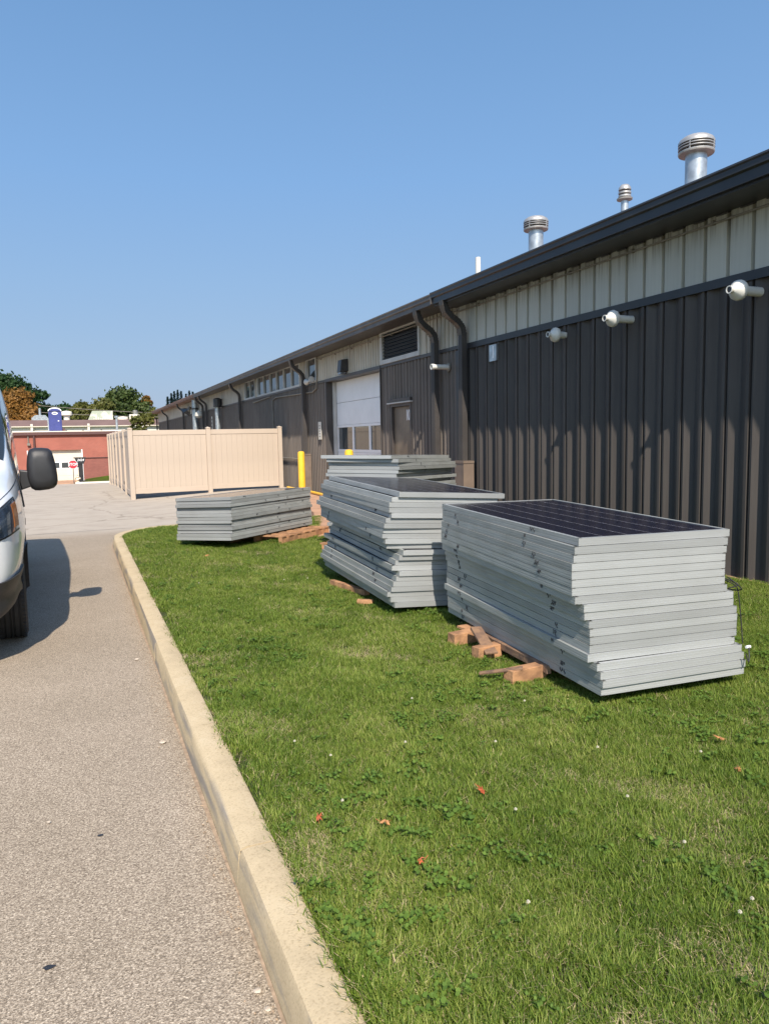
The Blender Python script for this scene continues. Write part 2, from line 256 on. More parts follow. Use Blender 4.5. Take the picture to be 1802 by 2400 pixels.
# ---------------------------------------------------------------- mesh helpers
class MB:
    def __init__(s): s.v = []; s.f = []; s.m = []
    def add(s, vs_, fs, mi=0):
        o = len(s.v); s.v += [tuple(p) for p in vs_]; s.f += [tuple(i+o for i in f) for f in fs]; s.m += [mi]*len(fs); return s
    def box(s, a, b, mi=0, rot=None, c=None):
        x0, y0, z0 = a; x1, y1, z1 = b
        vs_ = [(x0, y0, z0), (x1, y0, z0), (x1, y1, z0), (x0, y1, z0), (x0, y0, z1), (x1, y0, z1), (x1, y1, z1), (x0, y1, z1)]
        if rot is not None:
            cc = Vector(c or ((x0+x1)/2, (y0+y1)/2, (z0+z1)/2)); vs_ = [tuple(rot@(Vector(p)-cc)+cc) for p in vs_]
        return s.add(vs_, [(0, 3, 2, 1), (4, 5, 6, 7), (0, 1, 5, 4), (1, 2, 6, 5), (2, 3, 7, 6), (3, 0, 4, 7)], mi)
    def bar(s, p, q, wd, h, mi=0, up=(0, 0, 1)):
        p = Vector(p); q = Vector(q); d = (q-p).normalized(); u = Vector(up); sd_ = d.cross(u)
        if sd_.length < 1e-4: sd_ = d.cross(Vector((1, 0, 0)))
        sd_.normalize(); u = sd_.cross(d)
        vs_ = []
        for e in (p, q):
            for a, b in ((-1, -1), (1, -1), (1, 1), (-1, 1)): vs_.append(e+sd_*a*wd/2+u*b*h/2)
        return s.add(vs_, [(3, 2, 1, 0), (4, 5, 6, 7), (0, 1, 5, 4), (1, 2, 6, 5), (2, 3, 7, 6), (3, 0, 4, 7)], mi)
    def tube(s, pts, r, n=10, mi=0, cap=True, rs=None):
        pts = [Vector(p) for p in pts]; rings = []; prev = None
        for i, p in enumerate(pts):
            d = (pts[min(i+1, len(pts)-1)]-pts[max(i-1, 0)]).normalized()
            a = prev if prev is not None else (Vector((0, 0, 1)) if abs(d.z) < .9 else Vector((1, 0, 0)))
            u = (a-d*a.dot(d)).normalized(); v = d.cross(u); prev = u; rr = rs[i] if rs else r
            rings.append([p+(u*math.cos(t)+v*math.sin(t))*rr for t in [2*PI*k/n for k in range(n)]])
        vs_ = [q for rg in rings for q in rg]; fs = []
        for i in range(len(pts)-1):
            for k in range(n): fs.append((i*n+k, i*n+(k+1) % n, (i+1)*n+(k+1) % n, (i+1)*n+k))
        if cap: fs.append(tuple(range(n-1, -1, -1))); fs.append(tuple((len(pts)-1)*n+k for k in range(n)))
        return s.add(vs_, fs, mi)
    def lathe(s, prof, c=(0, 0, 0), n=24, mi=0, axis='z'):
        vs_ = []; fs = []
        for r, z in prof:
            for k in range(n):
                t = 2*PI*k/n; p = (r*math.cos(t), r*math.sin(t), z)
                if axis == 'x': p = (p[2], p[0], p[1])
                if axis == 'y': p = (p[0], p[2], p[1])
                vs_.append((p[0]+c[0], p[1]+c[1], p[2]+c[2]))
        for i in range(len(prof)-1):
            for k in range(n): fs.append((i*n+k, i*n+(k+1) % n, (i+1)*n+(k+1) % n, (i+1)*n+k))
        fs.append(tuple(range(n-1, -1, -1))); fs.append(tuple((len(prof)-1)*n+k for k in range(n)))
        return s.add(vs_, fs, mi)
    def prism(s, poly, z0, z1, mi=0, ax='z'):
        n = len(poly); f = {'z': lambda a, b, c: (a, b, c), 'y': lambda a, b, c: (a, c, b), 'x': lambda a, b, c: (c, a, b)}[ax]
        vs_ = [f(a, b, z0) for a, b in poly]+[f(a, b, z1) for a, b in poly]
        fs = [tuple(range(n-1, -1, -1)), tuple(range(n, 2*n))]+[(i, (i+1) % n, n+(i+1) % n, n+i) for i in range(n)]
        return s.add(vs_, fs, mi)
    def mesh(s, name, mats, smooth=False):
        me = bpy.data.meshes.new(name); me.from_pydata(s.v, [], s.f)
        for m_ in (mats if isinstance(mats, (list, tuple)) else [mats]): me.materials.append(M[m_] if isinstance(m_, str) else m_)
        if any(s.m): me.polygons.foreach_set('material_index', s.m)
        bm = bmesh.new(); bm.from_mesh(me); bmesh.ops.recalc_face_normals(bm, faces=bm.faces); bm.to_mesh(me); bm.free()
        if smooth:
            me.polygons.foreach_set('use_smooth', [True]*len(me.polygons))
            try: me.set_sharp_from_angle(angle=math.radians(38))
            except Exception: pass
        me.update(); return me
    def build(s, name, mats, parent=None, smooth=False, loc=None, bevel=0, **k):
        o = bpy.data.objects.new(name, s.mesh(name, mats, smooth)); COL.objects.link(o)
        if parent: o.parent = parent
        if loc: o.location = loc
        if bevel:
            b = o.modifiers.new('bevel', 'BEVEL'); b.width = bevel; b.segments = 2; b.limit_method = 'ANGLE'
        tag(o, **k); return o
def tag(o, label=None, category=None, group=None, kind=None):
    if label: o['label'] = label
    if category: o['category'] = category
    if group: o['group'] = group
    if kind: o['kind'] = kind
    return o
def empty(name, label=None, category=None, group=None, kind=None, loc=(0, 0, 0), rz=0):
    o = bpy.data.objects.new(name, None); COL.objects.link(o); o.location = loc; o.rotation_euler = (0, 0, rz); o.empty_display_size = .2
    return tag(o, label, category, group, kind)
def inst(name, me, parent=None, loc=None, rot=None, kind=None):
    o = bpy.data.objects.new(name, me); COL.objects.link(o)
    if parent: o.parent = parent
    if loc: o.location = loc
    if rot: o.rotation_euler = rot
    if kind: o['kind'] = kind
    return o
def text_mesh(txt, size, m, depth=.004, shear=0):
    c = bpy.data.curves.new('lettering', 'FONT'); c.body = txt; c.size = size; c.extrude = depth; c.align_x = 'CENTER'; c.align_y = 'CENTER'; c.shear = shear; c.offset = size*.012
    o = bpy.data.objects.new('lettering', c); COL.objects.link(o); bpy.context.view_layer.update()
    me = bpy.data.meshes.new_from_object(o.evaluated_get(bpy.context.evaluated_depsgraph_get())); COL.objects.unlink(o); bpy.data.objects.remove(o)
    me.materials.clear(); me.materials.append(M[m]); return me
def sm(t): t = max(0, min(1, t)); return t*t*(3-2*t)

# ---------------------------------------------------------------- terrain
def prof(y): return -1.72*sm((y-25)/42) if y < 40 else -1.72*sm((y-25)/42)
def gz(x, y): return prof(y)+.13*sm((x-1)/4)*sm((y-13.5)/4)*(1-sm((y-30)/8))
def sheet(name, xs, ys, zf, m, **k):
    vs_ = [(x, y, zf(x, y)) for y in ys for x in xs]; nx = len(xs)
    fs = [(j*nx+i, j*nx+i+1, (j+1)*nx+i+1, (j+1)*nx+i) for j in range(len(ys)-1) for i in range(nx-1)]
    return MB().add(vs_, fs).build(name, m, smooth=True, **k)
xs_far = [-400, -120, -40, -14, -6, 0, 3, 6, 12, 40, 120, 400]; ys_far = [-200, -40, -5]+[i for i in range(0, 72, 3)]+[80, 90, 110, 160, 400, 900]
sheet('ground', xs_far, ys_far, lambda x, y: (gz(x, y)-.06 if y < 68 else -1.78), 'ground', kind='structure')
xs_p = [-11, -8, -5, -3, -1, 0, .5, 1, 1.5, 2, 2.5, 3, 3.5, 4, 4.5, 5, 5.5, 6.0]
ys_p = [-12, -5, 0, 5, 9, 12]+[13+.75*i for i in range(28)]+[34+2*i for i in range(18)]
sheet('parking_lot', xs_p, ys_p, gz, 'asphalt', kind='structure')
# pad in front of the garage door
MB().prism([(3.3, 10.47), (6.05, 10.47), (6.05, 18.9), (4.9, 18.9), (4.35, 14)], .02, .148).build('apron', 'pad', kind='structure')
# curb path (outer edge) : straight, round corner, far side
arc = [(.445, -4)]+[(.445, y) for y in np.arange(-3, 11.6, .5)]
for k in range(0, 13):
    a = PI - k*(PI/2)/12; arc.append((.445+1.15+1.15*math.cos(a)-.0, 12.05+1.35*math.sin(a)))
arc += [(x, 13.4) for x in (2.0, 2.6, 3.2, 3.8, 4.2)]
def offs(path, d):
    out = []
    for i, p in enumerate(path):
        a = path[max(0, i-1)]; b = path[min(len(path)-1, i+1)]; t = Vector((b[0]-a[0], b[1]-a[1])).normalized(); out.append((p[0]+t.y*d, p[1]-t.x*d))
    return out
CW = .148
prof_c = [(0, -.02), (.012, .125), (.022, .143), (.04, .15), (CW-.015, .151), (CW, .143), (CW+.004, .02)]
rows = [offs(arc, d) for d, z in prof_c]
curb = empty('curb', kind='structure')
joints = [0, 6, 13, 20, 27, 34, len(arc)-1]
joints = [0, 7, 12, 18, 24, 30, 37, len(arc)-1]
for a, b in zip(joints[:-1], joints[1:]):
    mb = MB(); vs_ = []; n = b-a+1; K = len(prof_c)
    for j in range(a, b+1):
        for k in range(K):
            x, y = rows[k][j]
            if j == a and a > 0:
                x2, y2 = rows[k][j+1]; t = .016; x += (x2-x)*t; y += (y2-y)*t
            vs_.append((x+random.uniform(-.002, .002), y, prof_c[k][1]+random.uniform(-.002, .002)))
    fs = [(i*K+k, i*K+k+1, (i+1)*K+k+1, (i+1)*K+k) for i in range(n-1) for k in range(K-1)]
    fs += [tuple(range(K)), tuple((n-1)*K+k for k in range(K-1, -1, -1))]
    mb.add(vs_, fs).build('curb_segment', 'curb', curb, smooth=True)
for j in joints[1:-1]:
    if j < 26: MB().prism([(arc[j][0]+.006, .0), (arc[j][0]+.02, .138), (arc[j][0]+CW-.006, .145), (arc[j][0]+CW, .0)], arc[j][1]-.004, arc[j][1]+.012, ax='y').build('joint_filler', 'frame_d', curb)
inner = offs(arc, CW+.002)
# dirt along the gutter line
dv = []; 
for i, (x, y) in enumerate(offs(arc[:34], -.0)):
    dv.append((x, y, .006)); dv.append((x-.006-.014*random.random(), y, .005))
MB().add(dv, [(2*i, 2*i+1, 2*i+3, 2*i+2) for i in range(33)]).build('gutter_dirt', 'dirt', kind='structure')
db = MB(); rdb = random.Random(21)
for k in range(420):
    y = rdb.uniform(.9, 11.5); x = .44-abs(rdb.gauss(0, .05))-.004; q = rdb.uniform(.0015, .006); a = rdb.uniform(0, 3)
    db.add([(x+q*math.cos(a+t_)*rdb.uniform(.6, 1.3), y+q*math.sin(a+t_)*rdb.uniform(.6, 1.3), .0045) for t_ in (0, 1.5, 3.1, 4.6)]+[(x, y, .0045+q*.8)], [(0, 1, 4), (1, 2, 4), (2, 3, 4), (3, 0, 4)])
db.build('curb_grit', 'dirt', label='loose grit and crumbs gathered along the curb on the asphalt', category='grit', kind='stuff')
jt = [(x, 14.45+.05*math.sin(x*2.1)+rdb.uniform(-.02, .02)) for x in np.arange(-9, 1.2, .3)]
MB().add([(x, y, gz(x, y)+.004) for x, y in jt]+[(x, y+.022+rdb.uniform(-.006, .01), gz(x, y)+.004) for x, y in jt], [(i, i+1, len(jt)+i+1, len(jt)+i) for i in range(len(jt)-1)]).build('paving_joint', 'conduit', kind='structure')
for sx_, sy_, sr_ in ((-.17, 2.35, .012), (-.62, 1.9, .02), (.0, 3.1, .009), (-.35, 1.62, .008)):
    MB().add([(sx_+sr_*1.6*math.cos(t_)*rdb.uniform(.7, 1.2), sy_+sr_*math.sin(t_)*rdb.uniform(.7, 1.2), .0035) for t_ in np.linspace(0, 2*PI, 10)[:-1]], [tuple(range(9))]).build('tar_spot', 'black', kind='structure')
# lawn soil, one sheet
lawn_poly = [p for p in inner]+[(4.25, 13.2), (3.3, 10.465), (6.12, 10.465), (6.12, -4)]
me = bpy.data.meshes.new('lawn_soil'); me.from_pydata([(x, y, .128) for x, y in lawn_poly], [], [tuple(range(len(lawn_poly)))]); me.materials.append(M['soil'])
tag(inst('lawn_soil', me), kind='structure')
def in_poly(x, y, poly):
    c = np.zeros(len(x), bool); j = len(poly)-1
    for i in range(len(poly)):
        xi, yi = poly[i]; xj, yj = poly[j]
        if yi != yj: c ^= ((yi > y) != (yj > y)) & (x < (xj-xi)*(y-yi)/(yj-yi)+xi)
        j = i
    return c

# ---------------------------------------------------------------- main building
WX = 6.07; Y0 = -6.0; YD = 10.84; Y1 = 59.8
bld = empty('warehouse', 'long low metal warehouse with charcoal siding and pale upper band', 'warehouse', loc=(0, 0, 0))
def sid_mesh(name, prof_, z0, z1, m, x=WX, n=1, per=.2895):
    # prof_: list of (u, depth) u runs towards -Y
    mb = MB(); P = []
    for i in range(n): P += [(-(u+i*per), d) for u, d in prof_]
    P.append((-(n*per), prof_[0][1]))
    vs_ = [(d, u, 0) for u, d in P]+[(d, u, z1-z0) for u, d in P]; k = len(P)
    fs = [(i, i+1, k+i+1, k+i) for i in range(k-1)]
    # closed back so the sheet has thickness
    b = len(vs_); vs_ += [(.07, P[0][0], 0), (.07, P[-1][0], 0), (.07, P[0][0], z1-z0), (.07, P[-1][0], z1-z0)]
    fs += [(b, b+1, b+3, b+2), tuple([k+i for i in range(k)]+[b+3, b+2]), (0, k, b+2, b), (k-1, b+1, b+3, 2*k-1)]
    return mb.add(vs_, fs).mesh(name, m)
PL = .2895
low = [(0, .004), (.010, 0), (.095, .052), (.108, .053), (.205, .004), (.212, 0), (.246, .0), (.2495, .06), (.272, .06), (.2765, .004)]
up = [(0, 0), (.232, 0), (.238, .045), (.272, .045), (.278, 0)]
m_low = sid_mesh('siding_panel', low, .14, 3.06, 'dark_wall')
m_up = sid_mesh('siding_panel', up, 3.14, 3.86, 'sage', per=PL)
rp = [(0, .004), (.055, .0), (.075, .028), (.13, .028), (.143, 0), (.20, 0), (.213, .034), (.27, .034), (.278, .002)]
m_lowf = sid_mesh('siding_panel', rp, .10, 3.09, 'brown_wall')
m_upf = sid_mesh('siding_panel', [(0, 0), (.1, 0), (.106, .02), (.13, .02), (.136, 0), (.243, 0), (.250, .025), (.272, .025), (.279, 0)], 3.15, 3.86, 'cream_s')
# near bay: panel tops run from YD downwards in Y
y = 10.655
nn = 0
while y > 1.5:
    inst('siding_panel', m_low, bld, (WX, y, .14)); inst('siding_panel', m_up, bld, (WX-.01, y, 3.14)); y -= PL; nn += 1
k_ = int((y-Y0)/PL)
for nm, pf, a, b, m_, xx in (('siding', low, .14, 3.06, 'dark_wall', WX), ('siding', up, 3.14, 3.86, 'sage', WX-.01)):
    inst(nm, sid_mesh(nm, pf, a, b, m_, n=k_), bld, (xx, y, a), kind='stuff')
MB().box((WX-.022, Y0, 3.055), (WX+.08, YD, 3.145)).build('flashing_strip', 'black', bld)
# far bay panels
holes_low = [(12.93, 14.02, .1, 2.345), (14.42, 18.12, .1, 3.08)]
holes_up = [(12.47, 14.37, 3.15, 3.8), (18.86, 19.80, 3.15, 3.86), (20.42, 25.75, 3.15, 3.86), (26.1, 27.86, 3.15, 3.86)]
def in_hole(a, b, holes, z0, z1):
    return [h for h in holes if a < h[1]-.001 and b > h[0]+.001]
def far_panels(ya, yb, kind_each=True):
    y = ya
    while y < yb-.001:
        e = min(y+PL, yb)
        for zlo, zhi, prof_, m_, holes, xx in ((.10, 3.09, rp, 'brown_wall', holes_low, WX+.0), (3.15, 3.86, up, 'cream_s', holes_up, WX-.01)):
            hs = in_hole(y, e, holes, zlo, zhi)
            segs = [(y, e, zlo, zhi)]
            for h in hs:
                ns = []
                for (a, b, c, d) in segs:
                    if a < h[0]: ns.append((a, min(b, h[0]), c, d))
                    if b > h[1]: ns.append((max(a, h[1]), b, c, d))
                    a2, b2 = max(a, h[0]), min(b, h[1])
                    if b2 > a2:
                        if h[3] < d: ns.append((a2, b2, h[3], d))
                        if h[2] > c: ns.append((a2, b2, c, h[2]))
                segs = ns
            for (a, b, c, d) in segs:
                if b-a < .02 or d-c < .02: continue
                if abs(b-a-PL) < .001 and c == zlo and d == zhi: inst('siding_panel', m_lowf if zlo < 1 else m_upf, bld, (xx, b, zlo))
                else:
                    pf = [(u, dd) for u, dd in prof_ if u < (b-a)-.001]
                    inst('siding_panel', sid_mesh('siding_panel', pf, c, d, m_, per=b-a), bld, (xx, b, c))
        y = e
far_panels(11.03, 30.0)
nfar = int((Y1-30.0)/PL)
inst('siding', sid_mesh('siding', rp, -2.2, 3.09, 'brown_wall', n=nfar), bld, (WX, 30.0+nfar*PL, -2.2), kind='stuff')
inst('siding', sid_mesh('siding', up, 3.15, 3.86, 'cream_s', n=nfar), bld, (WX-.01, 30.0+nfar*PL, 3.15), kind='stuff')
for a, b in ((11.0, 14.42), (18.12, Y1-.1)): MB().box((WX-.018, a, 3.09), (WX+.08, b, 3.15)).build('flashing_strip', 'dspout', bld)
MB().box((WX-.03, 14.42, 3.075), (WX+.26, 18.12, 3.15)).build('flashing_strip', 'dspout', bld)
# pilaster trim between the two bays
MB().box((WX-.03, 10.66, .12), (WX+.06, 10.80, 3.055)).box((WX+.0, 10.80, .12), (WX+.07, 10.95, 3.055)).box((WX-.05, 10.95, .35), (WX+.06, 11.03, 3.06)).build('corner_trim', 'black', bld)
MB().box((WX-.02, 11.03, .12), (WX-.004, 11.07, 2.2)).build('corner_trim', 'gut3', bld)
MB().box((WX-.01, 10.66, 3.14), (WX+.06, 11.03, 3.86)).build('corner_trim', 'sage', bld)
# body behind the siding, base, roof
bm_ = MB()
bm_.box((WX+.32, Y0, -2.2), (19, Y1, 3.86)); bm_.box((WX+.07, Y0, -.4), (WX+.32, 12.9, 3.86)); bm_.box((WX+.07, 14.05, -.4), (WX+.32, 14.42, 3.86))
bm_.box((WX+.07, 18.12, -2.2), (WX+.32, Y1, 3.86)); bm_.box((WX+.07, 12.9, 2.35), (WX+.32, 14.05, 3.1)); bm_.box((WX+.07, 14.42, 3.16), (WX+.32, 18.12, 3.86))
bm_.build('wall_core', 'brown_wall', bld)
MB().box((WX-.02, Y0, -.1), (WX+.05, 10.66, .139)).box((WX-.02, 11.03, -.1), (WX+.05, 12.93, .11)).box((WX-.02, 18.12, -.3), (WX+.05, 30, .10)).build('foundation', 'pad', bld)
ro = MB(); xr = 12.5
ro.add([(5.66, Y0-.3, 3.97), (5.66, Y1+.4, 3.97), (xr, Y1+.4, 5.6), (xr, Y0-.3, 5.6), (19.4, Y1+.4, 3.97), (19.4, Y0-.3, 3.97), (5.66, Y0-.3, 3.87), (5.66, Y1+.4, 3.87), (19.4, Y1+.4, 3.87), (19.4, Y0-.3, 3.87)],
       [(0, 1, 2, 3), (3, 2, 4, 5), (6, 9, 8, 7), (0, 3, 5, 9, 6), (1, 7, 8, 4, 2), (0, 6, 7, 1), (5, 4, 8, 9)])
ro.build('roof', 'brownroof', bld)
# gutters: profile extruded along Y
def gutter(ya, yb, m_, z=3.99, x=5.545, d=.12, h=.19):
    p = [(x, z), (x-.008, z-.02), (x+.004, z-.035), (x+.004, z-.085), (x+.03, z-.10), (x+.028, z-h), (x+.11, z-h-.003), (x+.115, z-.02)]
    p = [(a, b) for a, b in p]
    return MB().prism(p, ya, yb, ax='y').build('gutter', m_, bld)
gutter(Y0-.3, 11.03, 'black'); gutter(11.05, 37.6, 'gut2', z=3.975, h=.17); gutter(37.62, Y1+.4, 'gut3', z=3.98, h=.15)
MB().box((5.548, 11.01, 3.81), (5.66, 11.05, 3.995)).build('gutter_end_cap', 'gut2', bld)
MB().box((5.62, Y0, 3.775), (WX+.03, 11.04, 3.868)).build('soffit', 'black', bld)
MB().box((5.62, 11.06, 3.80), (WX+.03, 37.6, 3.868)).build('soffit', 'dspout', bld)
MB().box((5.62, 37.62, 3.82), (WX+.03, Y1, 3.868)).build('soffit', 'gut3', bld)
MB().tube([(WX-.035, Y0, 3.70), (WX-.035, 11.0, 3.70)], .011, 8).build('conduit', 'conduit', bld, smooth=True)
MB().tube([(WX-.035, 11.0, 3.72), (WX-.035, 18.8, 3.72)], .011, 8).build('conduit', 'conduit', bld, smooth=True)
cl = MB(); 
for yy in np.arange(1, 18.5, 1.16): cl.box((WX-.05, yy, 3.685), (WX-.008, yy+.03, 3.73))
cl.build('conduit_clip', 'conduit', bld)
tb = MB(); yy = 2.0
while yy < 10.6: tb.box((WX-.03, yy, 3.758), (WX-.012, yy+.15, 3.772)); yy += PL
tb.build('eave_closure', 'dspout', bld, kind='stuff')
# downspouts
def downspout(yc, m_='dspout', zb=.16, guard=True, zt=3.82, wd=.13, side=1):
    o = empty('downspout', kind=None); o.parent = bld; o.name = 'downspout'
    pts = [(5.61, yc, zt), (5.62, yc-.0, zt-.07), (5.66, yc, zt-.17), (5.75, yc, zt-.26), (5.86, yc, zt-.33), (5.94, yc, zt-.42), (5.965, yc, zt-.54), (5.965, yc, zb)]
    mb = MB(); vs_ = []; K = 4; hw = wd/2
    for i, p in enumerate(pts):
        a = Vector(pts[max(0, i-1)]); b = Vector(pts[min(len(pts)-1, i+1)]); t = (b-a).normalized(); nrm = Vector((t.z, 0, -t.x))
        for s_, q in ((-1, -1), (1, -1), (1, 1), (-1, 1)): vs_.append(Vector(p)+Vector((0, 1, 0))*s_*hw+nrm*q*.047)
    fs = [(i*4+k, i*4+(k+1) % 4, i*4+4+(k+1) % 4, i*4+4+k) for i in range(len(pts)-1) for k in range(4)]+[(0, 1, 2, 3), (len(vs_)-4, len(vs_)-3, len(vs_)-2, len(vs_)-1)]
    mb.add(vs_, fs)
    # corrugation ribs along the straight run and rings on the elbow
    for k in (-.04, 0, .04): mb.box((5.913, yc+k-.008, zb), (5.919, yc+k+.008, zt-.55))
    for i in range(14):
        t = i/13; j = 1+t*4.9; a = int(j); f = j-a; p = Vector(pts[a])*(1-f)+Vector(pts[a+1])*f; tt = (Vector(pts[a+1])-Vector(pts[a])).normalized()
        mb.bar(p-tt*.006, p+tt*.006, wd+.012, .106, up=(tt.z, 0, -tt.x))
    ob = mb.build('pipe', m_, o)
    if guard:
        MB().box((5.87, yc-.17, .12), (WX-.0, yc+.13, 1.2)).box((5.862, yc-.18, 1.17), (WX, yc+.14, 1.21)).build('guard_box', 'guard', o)
        MB().box((5.85, yc-.20, .62), (5.88, yc-.14, .70)).tube([(5.86, yc-.19, .60), (5.86, yc-.19, .48)], .012, 6).build('latch', 'guard', o)
    return o
downspout(10.70); downspout(11.70, guard=False)
downspout(19.8)
for yc in (28.4, 36.2, 37.3, 44.4, 52.5, 59.6): downspout(yc, zb=-1.5, guard=False)
# louvre vent
lv = empty('louver_vent'); lv.parent = bld
MB().box((WX+.02, 12.5, 3.17), (WX+.05, 14.35, 3.80)).build('louver_back', 'black', lv)
fr = MB(); fr.box((WX-.045, 12.47, 3.15), (WX+.06, 14.37, 3.235)).box((WX-.045, 12.47, 3.77), (WX+.06, 14.37, 3.80)).box((WX-.04, 12.47, 3.235), (WX+.06, 12.54, 3.77)).box((WX-.04, 14.28, 3.235), (WX+.06, 14.37, 3.77)); fr.build('louver_frame', 'wframe', lv)
for i in range(8):
    z = 3.26+i*.066
    MB().add([(WX-.02, 12.545, z), (WX-.02, 14.275, z), (WX+.03, 14.275, z+.05), (WX+.03, 12.545, z+.05), (WX-.02, 12.545, z+.006), (WX-.02, 14.275, z+.006), (WX+.03, 14.275, z+.056), (WX+.03, 12.545, z+.056)],
             [(0, 1, 2, 3), (7, 6, 5, 4), (0, 4, 5, 1), (1, 5, 6, 2), (2, 6, 7, 3), (3, 7, 4, 0)]).build('louver_blade', 'black', lv)
# garage door
gd = empty('garage_door'); gd.parent = bld; GX = WX+.235
secs = [(1.965, 2.525, 'door_section'), (2.533, 3.07, 'door_section'), (.15, 1.27, 'door_section')]
for a, b, nme in secs: MB().box((GX, 14.45, a), (GX+.05, 18.06, b)).build(nme, 'white', gd, bevel=.004)
fr = MB()
for yy in (14.45, 14.6, 15.70, 16.80, 17.90): pass
fr.box((GX-.004, 14.45, 1.275), (GX+.05, 18.06, 1.345)); fr.box((GX-.004, 14.45, 1.90), (GX+.05, 18.06, 1.96))
for yy in (14.45, 15.68, 16.78, 17.93): fr.box((GX-.003, yy, 1.345), (GX+.05, yy+.10 if yy != 17.93 else 18.06, 1.90))
fr.build('window_rail', 'white', gd)
for a, b in ((14.55, 15.68), (15.78, 16.78), (16.88, 17.93)): MB().box((GX+.02, a+.002, 1.347), (GX+.028, b-.002, 1.898)).build('pane', 'glass', gd)
MB().box((WX-.03, 18.06, .12), (GX+.06, 18.12, 3.07)).build('jamb', 'dspout', bld); MB().box((WX-.03, 14.42, .12), (GX+.06, 14.448, 3.07)).build('jamb', 'dspout', bld)
MB().box((GX-.09, 17.98, .15), (GX-.01, 18.055, 3.07)).build('door_track', 'wframe', gd)
# door 10
dr = empty('entry_door'); dr.parent = bld
MB().box((WX+.05, 13.01, .16), (WX+.09, 13.88, 2.235)).build('door_leaf', 'doorp', dr)
fr = MB(); fr.box((WX-.01, 12.935, .14), (WX+.1, 13.005, 2.24)).box((WX-.01, 13.885, .14), (WX+.1, 13.96, 2.24)).box((WX-.01, 12.935, 2.242), (WX+.1, 13.96, 2.30)); fr.build('door_frame', 'frame_d', dr)
MB().box((WX-.06, 12.88, 2.305), (WX+.05, 14.03, 2.33)).build('drip_cap', 'wframe', dr); MB().box((WX-.05, 12.9, 2.335), (WX+.05, 14.01, 2.40)).build('door_header', 'frame_d', dr)
MB().lathe([(.0, 0), (.03, 0), (.03, .05), (0, .05)], (WX-.0, 13.8, 1.05), 10, axis='x').build('door_knob', 'conduit', dr)
o = inst('door_number', text_mesh('10', .30, 'signw', .004), dr, (WX+.045, 13.20, 2.05), (PI/2, 0, -PI/2))
o.scale = (.62, 1, 1)
# clerestory windows
def window(ya, yb, n, z0=3.2, z1=3.79):
    o = empty('window'); o.parent = bld; x = WX
    f = MB(); f.box((x-.03, ya-.06, z0-.055), (x+.07, yb+.06, z0)).box((x-.03, ya-.06, z1), (x+.07, yb+.06, z1+.06)).box((x-.03, ya-.06, z0), (x+.07, ya, z1)).box((x-.03, yb, z0), (x+.07, yb+.06, z1))
    f.build('frame', 'wframe', o)
    wd = (yb-ya)/n
    for i in range(n):
        if i: MB().box((x-.025, ya+i*wd-.022, z0+.001), (x+.06, ya+i*wd+.022, z1-.001)).build('mullion', 'wframe', o)
        MB().box((x+.025, ya+i*wd+.024, z0+.002), (x+.03, ya+(i+1)*wd-.024, z1-.002)).build('pane', 'glass', o)
window(26.17, 27.79, 2); window(20.49, 25.68, 6); window(18.93, 19.73, 1)
# conduit runs on the far wall
MB().tube([(WX-.03, 18.75, 3.8), (WX-.03, 18.78, 3.3), (WX-.03, 18.85, 2.98), (WX-.03, 19.2, 2.9), (WX-.03, 23.2, 2.98), (WX-.03, 23.6, 2.9), (WX-.03, 23.6, 1.8)], .02, 8).build('conduit', 'conduit', bld, smooth=True)
MB().tube([(WX-.03, 23.9, 3.05), (WX-.03, 26.4, 2.98)], .02, 8).build('conduit', 'conduit', bld, smooth=True)
MB().tube([(WX-.03, 19.95, 1.05), (WX-.03, 24, 1.05)], .018, 8).build('conduit', 'conduit', bld, smooth=True)
# wall lights, signs and pipes on the wall (lifted-away things)
t = empty('wall_light', 'dark lantern shaped wall pack light above the garage door', 'wall light', loc=(WX-.01, 16.55, 3.35))
MB().add([(0, -.14, -.14), (0, .14, -.14), (0, .14, .15), (0, -.14, .15), (-.2, -.12, -.16), (-.2, .12, -.16), (-.16, .12, .13), (-.16, -.12, .13)], [(0, 1, 2, 3), (7, 6, 5, 4), (0, 4, 5, 1), (1, 5, 6, 2), (2, 6, 7, 3), (3, 7, 4, 0)]).build('housing', 'black', t, bevel=.01)
MB().box((-.18, -.11, -.20), (-.03, .11, -.165)).build('lens', 'lens', t)
t = empty('wall_light', 'pale double floodlight on a bracket beside the single window', 'wall light', loc=(WX-.02, 19.08, 3.22))
MB().lathe([(.02, 0), (.05, .03), (.09, .16), (.085, .17)], (-.12, .12, -.04), 12, axis='y').build('lamp_head', 'wframe', t, smooth=True)
MB().lathe([(.02, 0), (.05, -.03), (.08, -.13), (.075, -.14)], (-.13, -.06, .0), 12, axis='y').build('lamp_head', 'wframe', t, smooth=True)
MB().tube([(0, 0, 0), (-.1, 0, -.03), (-.13, .12, -.03)], .02, 8).box((-.03, -.06, -.06), (0, .06, .06)).build('bracket', 'wframe', t)
t = empty('wall_light', 'black floodlight pair under the far eave of the warehouse', 'wall light', loc=(WX, 42.7, 3.35))
MB().add([(-.1, -.5, .1), (-.35, -.2, -.1), (-.1, .6, .2), (-.1, .6, 0), (-.45, .4, .15), (-.05, -.3, -.3)], [(0, 1, 5), (0, 4, 1), (0, 2, 4), (2, 3, 4), (3, 5, 1), (3, 1, 4), (0, 5, 3), (0, 3, 2)]).build('lamp_head', 'black', t)
MB().tube([(0, -.9, .1), (-.15, -1.1, .15), (-.2, -1.3, -.05)], .07, 8).build('lamp_arm', 'conduit', t)
t = empty('wall_sign', 'narrow white vertical sign plate on brown siding left of garage door', 'sign', loc=(WX-.02, 18.66, 1.84))
MB().box((-.012, -.13, -.235), (0, .13, .235)).build('plate', 'offw', t)
